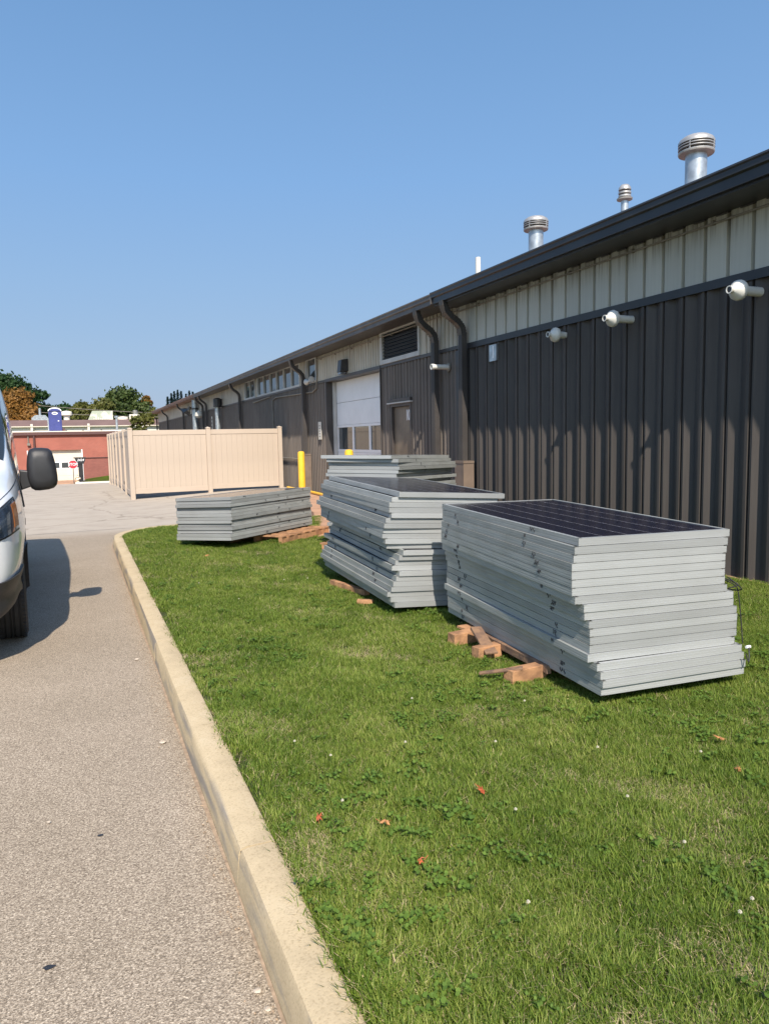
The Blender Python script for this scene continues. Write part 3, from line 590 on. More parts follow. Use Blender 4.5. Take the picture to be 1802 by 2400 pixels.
for i in range(5): MB().box((-.016, -.06, .12-i*.07), (-.013, .06, .14-i*.07)).build('print_line', 'conduit', t)
t = empty('wall_sign', 'small white vertical sign plate above the cream fence top', 'sign', loc=(WX-.02, 35.2, 2.48))
MB().box((-.012, -.12, -.3), (0, .12, .3)).build('plate', 'offw', t)
for i in range(3): MB().box((-.016, -.07, .12-i*.17), (-.013, .07, .2-i*.17)).build('print_line', 'black', t)
t = empty('number_plate', 'shiny reflective number plate reading 1 high on charcoal siding', 'sign', loc=(WX-.012, 9.88, 2.90))
MB().box((-.004, -.125, -.125), (0, .125, .125)).build('plate', 'number', t)
MB().box((-.008, -.125, -.125), (-.005, -.085, .125)).build('dark_edge', 'dspout', t); inst('digit', text_mesh('1', .26, 'signw', .002), t, (-.008, 0, 0), (PI/2, 0, -PI/2))
def vent_pipe(y, z, L, lab, kind='cone'):
    t = empty('vent_pipe', lab, 'vent pipe', 'white PVC intake pipes sticking out of the wall', loc=(WX, y, z))
    r = .045
    MB().lathe([(r, .02), (r, -L+.13)], n=16, axis='x').build('pipe', 'pvc', t, smooth=True)
    MB().lathe([(r, -L+.13), (r+.045, -L+.125), (r+.052, -L+.10), (r+.045, -L+.07), (.03, -L+.02), (.03, -L), (.037, -L-.01), (.037, -L-.025), (.028, -L-.025), (.026, -L+.03)], n=20, axis='x').build('reducer', 'pvc', t, smooth=True)
    MB().lathe([(.025, -L-.02), (.0, -L-.018)], n=14, axis='x').build('opening', 'black', t)
vent_pipe(5.12, 2.93, .36, 'longest white vent pipe, nearest the right edge of the charcoal wall')
vent_pipe(6.86, 2.94, .36, 'white cone tipped vent pipe, middle one of three on charcoal wall')
vent_pipe(8.12, 2.93, .24, 'short stubby white vent pipe, farthest of three on charcoal wall')
t = empty('vent_pipe', 'small white pipe stub between the two dark downspouts', 'vent pipe', loc=(WX, 11.36, 2.82))
MB().lathe([(.042, .02), (.042, -.3), (.05, -.3), (.05, -.35), (.035, -.35), (.03, -.32)], n=16, axis='x').build('pipe', 'pvc', t, smooth=True)
MB().lathe([(.03, -.345), (0, -.34)], n=12, axis='x').build('opening', 'black', t); MB().lathe([(.075, -.03), (.075, -.012)], n=16, axis='x').build('flange', 'conduit', t)
# grey vertical pipes above the fence
t = empty('exhaust_stack', 'galvanized wall stack with black cap, right one above the fence', 'pipe', loc=(WX-.22, 32.6, 0))
MB().lathe([(.11, -1), (.11, 3.25)], n=14).build('pipe', 'galv', t, smooth=True); MB().lathe([(.19, 3.1), (.19, 3.45), (.1, 3.5)], (0, -.08, 0), n=14).build('cap', 'black', t)
t = empty('exhaust_stack', 'galvanized wall stack reaching the eave, left one above the fence', 'pipe', loc=(WX-.2, 39.2, 0))
MB().lathe([(.15, -1.5), (.15, 3.78)], n=14).build('pipe', 'galv', t, smooth=True); MB().lathe([(.17, 3.28), (.17, 3.36)], n=14).build('band', 'dspout', t)
t = empty('dome_light', 'small white dome lamp on the far wall behind the grey pipe', 'wall light', loc=(WX-.05, 37.9, 3.0))
MB().lathe([(.02, .2), (.2, .05), (.22, -.1), (.1, -.2)], (-.15, 0, 0), n=12).build('dome', 'offw', t, smooth=True)
# roof vents
def roof_z(x): return 3.97+(x-5.66)*(5.6-3.97)/(xr-5.66)
def mushroom(x, y, zc, rp_, rc, lab, small=False):
    zb = roof_z(x); t = empty('roof_vent', lab, 'roof vent', 'galvanized mushroom vents on the roof', loc=(x, y, zb))
    h = zc-zb
    MB().lathe([(rp_, -.1), (rp_, h-.08)], n=24).build('pipe', 'galv', t, smooth=True)
    MB().lathe([(rp_+.1, -.08), (rp_+.1, .05), (rp_+.005, .12)], n=24).build('flashing', 'galv', t, smooth=True)
    if small:
        MB().lathe([(rp_, h-.1), (rc*1.15, h-.08), (rc*1.2, h-.06), (rp_, h-.05)], n=24).build('skirt', 'galv2', t, smooth=True)
        for k in range(2): MB().lathe([(rc*.75, h-.045+k*.05), (rc*.95, h-.04+k*.05), (rc*.95, h-.015+k*.05), (rc*.75, h-.01+k*.05)], n=24).build('ring', 'galv2', t, smooth=True)
        MB().lathe([(rc*.8, h+.06), (rc*.95, h+.065), (rc*.9, h+.10), (rc*.6, h+.14), (0.01, h+.155)], n=24).build('cap', 'galv2', t, smooth=True)
    else:
        MB().lathe([(rp_, h-.10), (rc*.97, h-.09), (rc, h-.075), (rc, h-.06), (rp_, h-.055)], n=28).build('skirt', 'galv2', t, smooth=True)
        MB().lathe([(rc*.8, h-.054), (rc*.8, h+.045)], n=28).build('core', 'black', t)
        MB().lathe([(rc*.82, h-.028), (rc, h-.026), (rc, h-.016), (rc*.82, h-.014)], n=28).build('ring', 'galv2', t, smooth=True)
        MB().lathe([(rc*.82, h+.008), (rc, h+.01), (rc, h+.02), (rc*.82, h+.022)], n=28).build('ring', 'galv2', t, smooth=True)
        for k in range(4):
            a = k*PI/2+.4; MB().bar((rc*.96*math.cos(a), rc*.96*math.sin(a), h-.07), (rc*.96*math.cos(a), rc*.96*math.sin(a), h+.05), .02, .008).build('bracket', 'galv2', t)
        MB().lathe([(rc*.85, h+.04), (rc, h+.042), (rc, h+.07), (rc*.93, h+.10), (rc*.7, h+.135), (.01, h+.155)], n=28).build('cap', 'galv2', t, smooth=True)
mushroom(8, 7.81, 5.46, .14, .235, 'largest mushroom roof vent, nearest and highest in the picture')
mushroom(8, 9.21, 5.27, .056, .10, 'smallest ringed roof vent, between the two wide mushroom vents', True)
mushroom(8, 11.56, 5.44, .135, .225, 'wide mushroom roof vent stained yellow, left of the small one')
t = empty('roof_pipe', 'plain white plastic pipe sticking up from the warehouse roof', 'pipe', loc=(8, 13.65, roof_z(8)))
MB().lathe([(.055, -.1), (.055, .82), (.045, .82), (.045, .75)], n=14).build('pipe', 'pvc', t, smooth=True)

# bollards
def bollard(x, y, zt, lab):
    t = empty('bollard', lab, 'bollard', 'yellow bollards guarding the garage door', loc=(x, y, .1)); h = zt-.1
    MB().lathe([(.092, 0), (.092, h-.07), (.086, h-.03), (.06, h-.008), (.0, h)], n=22).build('post', 'yellow', t, smooth=True)
bollard(5.6, 19.0, 1.30, 'yellow rounded steel bollard right of the cream fence'); bollard(5.36, 14.6, 1.385, 'yellow bollard mostly hidden behind the stacks, before the white garage door')
t = empty('floor_pipe', 'yellow pipe lying along the foot of the brown wall', 'pipe', loc=(0, 0, 0))
MB().tube([(5.72, 17.1, .2), (5.78, 18.6, .2), (5.8, 21.2, .19)], .035, 10).build('pipe', 'yellow', t, smooth=True)

# ---------------------------------------------------------------- fence
fence = empty('vinyl_fence', 'tall cream vinyl privacy fence enclosure beside the warehouse', 'fence')
FZ = 1.965
def fence_run(p, q, zb_f, first_post=True, last_post=True, m_='vinyl', picket=.152):
    p = Vector((*p, 0)); q = Vector((*q, 0)); d = (q-p); L = d.length; d.normalize(); nrm = Vector((-d.y, d.x, 0)); ang = math.atan2(d.y, d.x); rot = Matrix.Rotation(ang, 4, 'Z')
    def post(c):
        zb = zb_f(c.x, c.y); mb = MB(); mb.box((-.063, -.063, zb-.02), (.063, .063, FZ+.03)); mb.add([(-.07, -.07, FZ+.03), (.07, -.07, FZ+.03), (.07, .07, FZ+.03), (-.07, .07, FZ+.03), (-.07, -.07, FZ+.05), (.07, -.07, FZ+.05), (.07, .07, FZ+.05), (-.07, .07, FZ+.05), (0, 0, FZ+.085)],
            [(0, 3, 2, 1), (0, 1, 5, 4), (1, 2, 6, 5), (2, 3, 7, 6), (3, 0, 4, 7), (4, 5, 8), (5, 6, 8), (6, 7, 8), (7, 4, 8)])
        o = mb.build('post', m_, fence); o.location = (c.x, c.y, 0); o.rotation_euler = (0, 0, ang)
    if first_post: post(p)
    if last_post: post(q)
    zb = max(zb_f(p.x, p.y), zb_f(q.x, q.y)); zb2 = min(zb_f(p.x, p.y), zb_f(q.x, q.y))
    zpb = zb+.07
    for a, b in ((FZ-.14, FZ), (zpb, zpb+.14)):
        o = MB().box((.064, -.022, a), (L-.064, .022, b)).build('rail', m_, fence, bevel=.004); o.location = (p.x, p.y, 0); o.rotation_euler = (0, 0, ang)
    n = int((L-.13)/picket); wd = (L-.13)/n
    me = MB().box((.0015, -.009, zpb+.141), (wd-.0015, .009, FZ-.141)).mesh('picket', m_)
    for i in range(n):
        c = p+d*(.065+i*wd); o = inst('picket', me, fence, (c.x, c.y, 0), (0, 0, ang)); o.location += nrm*random.uniform(-.0015, .0015)
fa, fm, fb = (1.42, 21.75), (3.62, 21.90), (5.82, 22.05)
gzf = lambda x, y: gz(x, y)
fence_run(fa, fm, gzf); fence_run(fm, fb, gzf, first_post=False)
sy = [21.75, 24.2, 26.6, 29.0, 31.4, 33.8, 36.2]
for a, b in zip(sy[:-1], sy[1:]): fence_run((1.42, a), (1.42, b), gzf, first_post=False)
fence_run((1.42, 36.2), (5.8, 36.5), gzf, first_post=False)
for yy in (24.6, 29.4):
    MB().box((1.36, yy, 1.45), (1.40, yy+.12, 1.55)).build('hinge', 'cable', fence); MB().box((1.36, yy, .3), (1.40, yy+.12, .4)).build('hinge', 'cable', fence)

# ---------------------------------------------------------------- solar panels
PA, PB, TH = 1.96, .99, .0420
def rail_mesh(name, L, wdt=.011, ridges=True):
    # along +x, outer face at y=0 (facing -y), inner at y=wdt, z from 0 (top) to -TH
    pr = [(0, 0), (wdt+.012, 0), (wdt+.012, -.002), (.003, -.002), (.003, -TH+.002), (.024, -TH+.002), (.024, -TH), (0, -TH)]
    if ridges: pr += [(0, -.0295), (-.0007, -.0295), (-.0007, -.0290), (0, -.0282), (0, -.0155), (-.0007, -.0155), (-.0007, -.0150), (0, -.0142)]
    vs_ = [(0, y, z) for y, z in pr]+[(L, y, z) for y, z in pr]; k = len(pr)
    fs = [(i, (i+1) % k, k+(i+1) % k, k+i) for i in range(k)]+[tuple(range(k)), tuple(range(2*k-1, k-1, -1))]
    return MB().add(vs_, fs).mesh(name, 'alu' if ridges else 'alu2')
me_long = rail_mesh('long_rail', PA, ridges=True); me_long.materials[0] = M['alu2']; me_short = rail_mesh('short_rail', PB-.0005)
me_lam = MB().box((.009, .009, -.008), (PA-.009, PB-.009, -.0035)).mesh('laminate', 'lam'); me_lam.materials[0] = M['lam']
me_back = MB().box((.012, .012, -.0095), (PA-.012, PB-.012, -.0082)).mesh('backsheet', 'back')
cw_, gp = .156, .0035; ox = (PA-12*cw_-11*gp)/2; oy = (PB-6*cw_-5*gp)/2
ch = .009
me_cell = MB().prism([(ch, 0), (cw_-ch, 0), (cw_, ch), (cw_, cw_-ch), (cw_-ch, cw_), (ch, cw_), (0, cw_-ch), (0, ch)], -.0034, -.0029).mesh('cell', 'cell')
def scribble(seed, w_=.05, h_=.036):
    r = random.Random(seed); mb = MB()
    for s_ in range(r.choice((2, 3, 3))):
        x = -w_/2+s_*w_/2.6+r.uniform(-.004, .004); z = -.003; p = [(x, z)]
        for k in range(r.choice((2, 3, 4))): p.append((x+r.uniform(-.009, .013), z-h_*(k+1)/4.2+r.uniform(-.004, .004)))
        for a, b in zip(p[:-1], p[1:]): mb.bar((a[0], -.0025, a[1]), (b[0], -.0025, b[1]), .0035+r.random()*.003, .002, up=(0, 1, 0))
    return mb.mesh('ink_mark', 'ink')
scr = [scribble(i) for i in range(7)]
ORD = ['topmost', 'second from top', 'third from top', 'fourth from top', 'fifth from top', 'sixth from top', 'seventh from top', 'eighth from top', 'ninth from top', 'tenth from top', 'eleventh from top', 'twelfth from top', 'thirteenth from top',
       'fourteenth from top', 'fifteenth from top', 'sixteenth from top', 'seventeenth from top', 'eighteenth from top', 'nineteenth from top', 'twentieth from top', 'twenty-first from top', 'twenty-second from top', 'twenty-third from top', 'twenty-fourth from top', 'twenty-fifth from top']
def make_panel(Mx, label, group, marks=(), cells=False):
    t = empty('solar_panel', label, 'solar panel', group); t.matrix_world = Mx
    def put(nm, me, x=0, y=0, rz=0): return inst(nm, me, t, (x, y, 0), (0, 0, rz))
    put('long_rail', me_long); put('long_rail', me_long, PA, PB, PI)
    put('short_rail', me_short, PA, .00025, PI/2); put('short_rail', me_short, 0, PB-.00025, -PI/2)
    lam = put('laminate', me_lam); put('backsheet', me_back)
    if cells:
        for i in range(12):
            for j in range(6): inst('cell', me_cell, lam, (ox+i*(cw_+gp), oy+j*(cw_+gp), 0))
        for i in range(6):
            y = oy+i*(cw_+gp)-gp/2
            if i: inst('cell_gap_line', MB().box((ox, y-.0012, -.0034), (PA-ox, y+.0012, -.0031)).mesh('cell_gap_line', 'bus'), lam)
    for (side, s_, k) in marks:
        if side == 'long': inst('ink_mark', scr[k % 7], t, (s_, 0, 0))
        else: inst('ink_mark', scr[k % 7], t, (0, PB-s_, 0), (0, 0, -PI/2))
    return t
# stack data: corner P, e1 along the long edge, e2 along the short edge, per-panel (shift, shift, yaw)
def stack(P, e1, e2, off, pitch, nm, grp, markf, cells_top=False, flip=False):
    P = Vector(P); e1 = Vector(e1).normalized(); e2 = Vector(e2); e2 = (e2-e1*e1.dot(e2)).normalized(); e3 = e1.cross(e2)
    for i, (a, b, th) in enumerate(off):
        # panel local frame: x along the long edge, y along the short edge, z up; origin at outer corner N
        if e3.z < 0: X = e1; Y = e2; Z = -e3
        else: X = e1; Y = e2; Z = e3
        c, s_ = math.cos(th), math.sin(th)
        X2 = X*c+Y*s_; Y2 = Y*c-X*s_
        o = P+X*a+Y*b-Vector((0, 0, pitch*i))
        # mesh is right handed x,y,z with z up; if X2 x Y2 points down, start from the other long side
        if X2.cross(Y2).z < 0: o2 = o+Y2*PB; Y3 = -Y2; Zz = X2.cross(Y3); oo = o2; mx = 'far'
        else: Y3 = Y2; Zz = X2.cross(Y3); oo = o; mx = 'near'
        Mx = Matrix(((X2.x, Y3.x, Zz.x, oo.x), (X2.y, Y3.y, Zz.y, oo.y), (X2.z, Y3.z, Zz.z, oo.z), (0, 0, 0, 1)))
        marks = markf(i)
        if mx == 'far':
            t = make_panel(Mx, nm % ORD[i], grp, (), cells_top and i == 0)
            for (side, s_, k) in marks:   # the visible long side is at local y = PB
                if side == 'long': inst('ink_mark', scr[k % 7], t, (s_, PB, 0), (0, 0, PI))
                else: inst('ink_mark', scr[k % 7], t, (0, PB-s_, 0), (0, 0, -PI/2))
        else: t = make_panel(Mx, nm % ORD[i], grp, marks, cells_top and i == 0)
off1 = [[0.0, 0.0, 0.0], [-0.0044, -0.0278, 0.0152], [-0.0038, -0.0346, 0.0177], [-0.0051, -0.0439, 0.0183], [-0.0061, -0.045, 0.0169], [-0.0065, -0.0448, 0.016], [-0.0063, -0.0434, 0.015], [-0.0158, -0.0311, 0.0109], [-0.030, 0.016, -0.004], [-0.024, 0.0225, -0.003], [-0.0355, 0.0438, -0.0104], [-0.039, 0.047, -0.013], [-0.0388, 0.0497, -0.0163], [-0.0415, 0.0458, -0.0159], [-0.053, 0.0273, -0.0192], [-0.082, 0.0658, -0.0332], [-0.0949, 0.0786, -0.0412], [-0.1059, 0.0863, -0.0461], [-0.0904, 0.0859, -0.041]]
off2 = [[0.0, 0.0, 0.0], [0.0264, -0.0593, 0.0027], [0.0271, -0.0798, -0.0031], [0.0325, -0.0817, 0.0027], [0.0216, -0.0649, -0.0019], [0.0442, -0.1085, 0.0029], [0.0417, -0.1248, -0.0052], [0.0679, -0.1237, 0.0185], [0.0757, -0.1272, 0.0252], [0.0581, -0.1094, 0.0122], [0.085, -0.0871, 0.0355], [-0.0017, 0.025, 0.0], [0.0174, -0.0044, 0.0095], [0.0403, -0.0327, 0.0196], [0.0314, -0.0668, 0.0], [0.0054, -0.0103, -0.0032], [0.0187, -0.035, 0.0], [0.0155, -0.0641, -0.0058], [0.0166, -0.0805, -0.0085], [0.0333, -0.1118, -0.0005], [0.0224, -0.0844, 0.0], [0.0083, -0.054, -0.0086]]
rr = random.Random(3)
def mk1(i):
    out = []
    if i in (0, 1, 2): return [('long', .5+.1*i, i)] if i == 0 else [('long', 1.72-.05*i, i), ('long', .55, i+2)]
    if i in (3, 4, 5): return [('long', 1.7+.03*i, i), ('long', .5-.03*i, i+1)]
    return [('long', 1.72-.03*rr.random()-.012*(i % 4), i), ('long', .30+.08*rr.random(), i+3)] if i % 5 != 1 else [('long', 1.6, i)]
stack((2.4443, 3.1349, 1.0632), (.0998, .9949, .0133), (.995, -.0997, -.0055), off1, .0448, 'aluminium framed solar panel, %s of the nearest stack on the lawn', 'solar panels of the nearest stack', mk1, True)
def mk2(i):
    return [('long', 1.7-.1*rr.random(), i), ('long', .35+.1*rr.random(), i+2)] if i in (4, 8, 9, 11, 12, 14, 16, 17, 18) else []
stack((2.413, 5.3996, 1.1755), (.0299, .9992, .026), (.9978, -.0283, -.0607), off2, .0440, 'aluminium framed solar panel, %s of the uneven middle stack', 'solar panels of the uneven middle stack', mk2, True)
off3 = [(0, 0, 0)]; 
for i in range(1, 25): off3.append((rr.uniform(-.03, .02)+(.10 if i in (1, 2) else .06), rr.uniform(-.05, .03)-(.05 if i < 3 else .06), rr.uniform(-.02, .02)))
off3[1] = (.05, -.07, .03)
stack((3.5144, 8.0856, 1.405), (.7522, .6584, -.0273), (-.6584, .7526, .0101), off3, .0455, 'aluminium framed solar panel, %s of the stack nearest the warehouse door', 'solar panels of the stack by the warehouse door', lambda i: [('long', .5+.1*i, i)] if i < 5 else [])
off4 = [(0, 0, 0)]
for i in range(1, 13): off4.append((rr.uniform(-.012, .012), rr.uniform(-.012, .012), rr.uniform(-.006, .006)))
off4[3] = (.03, .01, .004); off4[4] = (.02, .012, .006); off4[9] = (-.01, -.02, 0); off4[11] = (-.05, -.03, -.01); off4[12] = (-.05, -.03, -.008); off4[8] = (.03, .0, .006)
stack((1.8869, 9.8263, .8606), (.7706, .6374, -.0009), (-.6368, .7699, -.0415), off4, .0455, 'aluminium framed solar panel, %s of the low left stack by the curb end', 'solar panels of the low left stack', lambda i: [('long', .3+.25*(i % 5), i), ('long', 1.75-.2*(i % 4), i+2)] if i % 2 == 0 else [('long', 1.1, i)])

# pallets and scrap wood
def pallet(x, y, z, rz, lab, L=1.9, Wd=1.0, top=.11):
    t = empty('wood_pallet', lab, 'pallet', loc=(x, y, z), rz=rz)
    for yy in (0, Wd/2-.03, Wd-.08): MB().box((0, yy, .012), (L, yy+.06, top-.016)).build('stringer', 'wood', t)
    n = max(4, int(L/.16))
    for i in range(n):
        a = i*(L-.1)/(n-1); MB().box((a, -.01, top-.015), (a+.1, Wd+.01, top)).build('deck_board', 'wood', t)
    for a in (0, L/2-.05, L-.1): MB().box((a, -.01, 0), (a+.1, Wd+.01, .012)).build('bottom_board', 'wood', t)
pallet(2.62, 9.98, .135, math.radians(39.5), 'orange wooden pallet poking out from under the low left stack', L=1.25, Wd=.95, top=.115)
pallet(2.03, 10.45, .135, math.radians(39.5), 'wooden pallet under the near end of the low left stack', L=.7, Wd=.6, top=.12)
pallet(3.55, 8.3, .135, math.radians(41), 'wooden pallet under the stack nearest the warehouse door', top=.12)
pallet(3.35, 5.72, .13, math.radians(90), 'wooden pallet under the uneven middle stack', L=1.4, Wd=.78, top=.09)
pallet(3.42, 3.55, .13, math.radians(95.7), 'wooden pallet under the nearest panel stack', L=1.2, Wd=.76, top=.085)
def plank(pts, wd, h, lab, m_='wood', name='wood_block', cat='wood', up=(0, 0, 1)):
    r = random.Random(len(lab)); p, q = Vector(pts[0]), Vector(pts[1]); mb = MB(); mb.bar(p, q, wd, h, up=up)
    mb.v = [tuple(c+r.uniform(-.004, .004) for c in v) for v in mb.v]
    o = mb.build(name, m_, label=lab, category=cat, bevel=.003); return o
plank([(2.38, 4.47, .178), (2.60, 4.50, .18)], .085, .085, 'orange wood block end leftmost beside the nearest stack')
plank([(2.52, 4.36, .275), (2.44, 4.02, .19)], .085, .016, 'weathered brown board leaning with a splintered lower end', 'wood2', 'broken_board', 'board')
plank([(2.36, 4.10, .178), (2.56, 4.13, .18)], .08, .085, 'orange wood block under the leaning broken board')
plank([(2.30, 3.60, .178), (2.56, 3.63, .18)], .085, .088, 'orange wood block nearest the camera beside the front stack')
plank([(2.17, 3.72, .185), (2.38, 3.57, .232)], .04, .014, 'thin brown stick resting against the nearest wood block', 'wood2', 'wood_stick', 'stick')
plank([(2.545, 3.54, .205), (2.575, 4.4, .21)], .03, .05, 'long brown pallet rail running along under the front stack', 'wood2', 'pallet_rail', 'board')
plank([(2.30, 6.85, .18), (2.42, 6.2, .18)], .06, .05, 'pale splintered board under left edge of the middle stack', 'wood', 'broken_board', 'board')
plank([(2.25, 6.0, .16), (2.36, 5.9, .165)], .05, .04, 'small pale wood chip near the middle stack', 'wood', 'wood_chip', 'wood')
# cables on the right side of the front stack
def cable(pts, r, lab, conn=None):
    c = []
    P = [Vector(p) for p in pts]
    for i in range(len(P)-1):
        a = P[max(0, i-1)]; b = P[i]; d = P[i+1]; e = P[min(len(P)-1, i+2)]
        for k in range(6):
            t_ = k/6; c.append(.5*((2*b)+(d-a)*t_+(2*a-5*b+4*d-e)*t_**2+(3*b-a-3*d+e)*t_**3))
    c.append(P[-1])
    t = empty('cable', lab, 'cable'); MB().tube(c, r, 8).build('wire', 'cable', t, smooth=True)
    if conn: MB().lathe([(.008, 0), (.009, .004), (.009, .03), (.006, .034)], conn, 10, axis='x').build('connector', 'signw', t, smooth=True)
    return t
cable([(3.44, 3.20, .78), (3.56, 3.22, .80), (3.60, 3.26, .84), (3.50, 3.24, .83), (3.43, 3.1, .77), (3.50, 3.05, .72), (3.52, 3.04, .66), (3.535, 3.03, .5), (3.54, 3.02, .38)], .0035, 'black cable looping off the right side of the nearest stack')
cable([(3.44, 3.05, .775), (3.52, 3.02, .70), (3.50, 3.1, .69), (3.60, 3.12, .705), (3.45, 3.15, .77)], .004, 'thick black connector lead sagging at the right of the nearest stack')
cable([(3.52, 2.96, .37), (3.49, 2.93, .34), (3.475, 2.92, .30), (3.465, 2.93, .345)], .004, 'short black cable with white tip near the nearest stack bottom', conn=(3.505, 2.965, .37))

# ---------------------------------------------------------------- van
van = empty('van', 'white cargo van with black mirror parked facing the camera', 'van', loc=(-1.385, 5.70, 0), rz=math.radians(3.8))
# body stations: s = distance from the nose; profile (half width, height)
ST = {0.0: [(0, .26), (.58, .26), (.63, .45), (.68, .68), (.70, .90), (.69, 1.06), (.62, 1.13), (.5, 1.16), (.35, 1.18), (.15, 1.19), (0, 1.19)],
      .10: [(0, .28), (.72, .33), (.79, .50), (.85, .68), (.86, .94), (.84, 1.13), (.76, 1.20), (.6, 1.23), (.4, 1.25), (.2, 1.26), (0, 1.26)],
      .30: [(0, .28), (.80, .36), (.90, .54), (.945, .70), (.96, .98), (.94, 1.20), (.86, 1.27), (.7, 1.30), (.5, 1.32), (.2, 1.33), (0, 1.33)],
      .6: [(0, .28), (.86, .42), (.95, .58), (.985, .72), (1.01, 1.0), (.985, 1.22), (.91, 1.33), (.75, 1.37), (.5, 1.40), (.2, 1.41), (0, 1.41)],
      1.0: [(0, .2), (.95, .25), (.975, .5), (1.005, .75), (1.025, 1.0), (1.0, 1.24), (.95, 1.39), (.86, 1.46), (.6, 1.49), (.2, 1.50), (0, 1.50)],
      1.4: [(0, .2), (.95, .27), (.98, .5), (1.01, .75), (1.025, 1.0), (1.0, 1.25), (.955, 1.50), (.89, 1.70), (.7, 1.76), (.3, 1.79), (0, 1.8)],
      1.9: [(0, .2), (.95, .3), (.98, .5), (1.01, .75), (1.025, 1.0), (1.0, 1.27), (.945, 1.68), (.86, 2.04), (.72, 2.16), (.35, 2.22), (0, 2.23)],
      2.4: [(0, .2), (.95, .3), (.98, .5), (1.01, .75), (1.025, 1.0), (1.0, 1.28), (.95, 1.72), (.87, 2.14), (.77, 2.31), (.4, 2.39), (0, 2.40)],
      3.2: [(0, .2), (.95, .3), (.98, .5), (1.01, .75), (1.025, 1.0), (1.0, 1.28), (.96, 1.74), (.89, 2.18), (.79, 2.36), (.4, 2.45), (0, 2.46)],
      5.5: [(0, .2), (.95, .3), (.98, .5), (1.01, .75), (1.025, 1.0), (1.0, 1.28), (.96, 1.74), (.89, 2.18), (.79, 2.36), (.4, 2.45), (0, 2.46)],
      5.62: [(0, .25), (.9, .3), (.97, .5), (.98, .75), (.98, 1.0), (.95, 1.28), (.91, 1.74), (.84, 2.15), (.74, 2.30), (.4, 2.38), (0, 2.39)]}
SK = sorted(ST); SA = np.array([ST[k] for k in SK])
def vprof(s_):
    j = int(np.clip(np.searchsorted(SK, s_)-1, 0, len(SK)-2)); t_ = (s_-SK[j])/(SK[j+1]-SK[j])
    a = SA[max(0, j-1)]; b = SA[j]; c = SA[j+1]; d = SA[min(len(SK)-1, j+2)]
    h = SK[j+1]-SK[j]; m0 = (c-a)/(SK[j+1]-SK[max(0, j-1)]) if j > 0 else (c-b)/h; m1 = (d-b)/(SK[min(len(SK)-1, j+2)]-SK[j])
    t2, t3 = t_*t_, t_**3
    return (2*t3-3*t2+1)*b+(t3-2*t2+t_)*h*m0+(-2*t3+3*t2)*c+(t3-t2)*h*m1
def vpt(s_, k, side=1, off=0):
    P = vprof(s_); j = int(min(max(0, math.floor(k)), 9)); t_ = k-j
    a = P[max(0, j-1)]; b = P[j]; c = P[j+1]; d = P[min(10, j+2)]
    p = .5*(2*b+(c-a)*t_+(2*a-5*b+4*c-d)*t_**2+(3*b-a-3*c+d)*t_**3) if 1 <= j else b+(c-b)*t_
    x, z = p
    for sc_ in (1.04, 4.55):
        if abs(s_-sc_) < .43 and 0 <= k < 4:
            za = .34+math.sqrt(.43**2-(s_-sc_)**2)
            z = max(z, za+.02*k) if z < za+.02*k else z
    x = x+off*(1 if k < 7 else .4); z = z+(off if k > 6.5 else 0)
    return (side*x, s_-(off if s_ < .35 else 0), z)
def vgrid(s0, s1, k0, k1, ns, nk, side, off=0):
    vs_ = [vpt(s0+(s1-s0)*i/ns, k0+(k1-k0)*j/nk, side, off) for i in range(ns+1) for j in range(nk+1)]
    fs = [(i*(nk+1)+j, i*(nk+1)+j+1, (i+1)*(nk+1)+j+1, (i+1)*(nk+1)+j) for i in range(ns) for j in range(nk)]
    return vs_, fs
mb = MB(); mats_ = []
for sd_ in (1, -1):
    vs_, fs = vgrid(0, 5.62, 0, 10, 112, 30, sd_)
    for q_, f_ in enumerate(fs):   # dark underbody, wheel wells and sill inside the body shell
        si, ki = (q_//30+.5)*5.62/112, (q_ % 30)/3
        ar = any(abs(si-c_) < .46 and vpt(si, min(ki, 3.9), 1)[2] < .36+math.sqrt(max(0, .46**2-(si-c_)**2))+.02 for c_ in (1.04, 4.55))
        mats_.append(1 if (ki < 1.3 or (ar and ki < 3.6)) else 0)
    o_ = len(mb.v); mb.v += [tuple(p) for p in vs_]; mb.f += [tuple(i+o_ for i in f) for f in fs]; mb.m += mats_[-len(fs):]
    for s_e in (0, 5.62):
        ring = [vpt(s_e, j/3, sd_) for j in range(31)]; c0 = len(ring); mb.add(ring+[(0, s_e, .7)], [(j, j+1, c0) for j in range(30)])
mb.build('body', ['van', 'vblack'], van, smooth=True)
def patch(nm, m_, s0, s1, k0, k1, sides=(1, -1), off=.006, ns=12, nk=6, smooth=True):
    for sd_ in sides:
        v1, f1 = vgrid(s0, s1, k0, k1, ns, nk, sd_, off); v2, _ = vgrid(s0, s1, k0, k1, ns, nk, sd_, off-.02)
        n_ = len(v1); mb = MB(); idx = lambda i, j: i*(nk+1)+j
        brd = [idx(i, 0) for i in range(ns+1)]+[idx(ns, j) for j in range(1, nk+1)]+[idx(i, nk) for i in range(ns-1, -1, -1)]+[idx(0, j) for j in range(nk-1, 0, -1)]
        fs = f1+[(brd[i], brd[(i+1) % len(brd)], n_+brd[(i+1) % len(brd)], n_+brd[i]) for i in range(len(brd))]
        mb.add(v1+v2, fs).build(nm, m_, van, smooth=smooth)
patch('bumper', 'vblack', -.0, .62, .4, 2.75, off=.016, ns=20, nk=12)
patch('headlight', 'lens', .0, .36, 4.05, 5.1, off=.008, ns=14, nk=8)
patch('headlight_housing', 'vblack', .0, .385, 3.98, 5.16, off=.002, ns=14, nk=8)
patch('turn_signal', 'amber', .25, .34, 4.15, 4.95, off=.0105, ns=5, nk=5)
patch('door_window', 'vglass', 1.5, 2.55, 5.15, 6.75, off=.004, ns=14, nk=6)
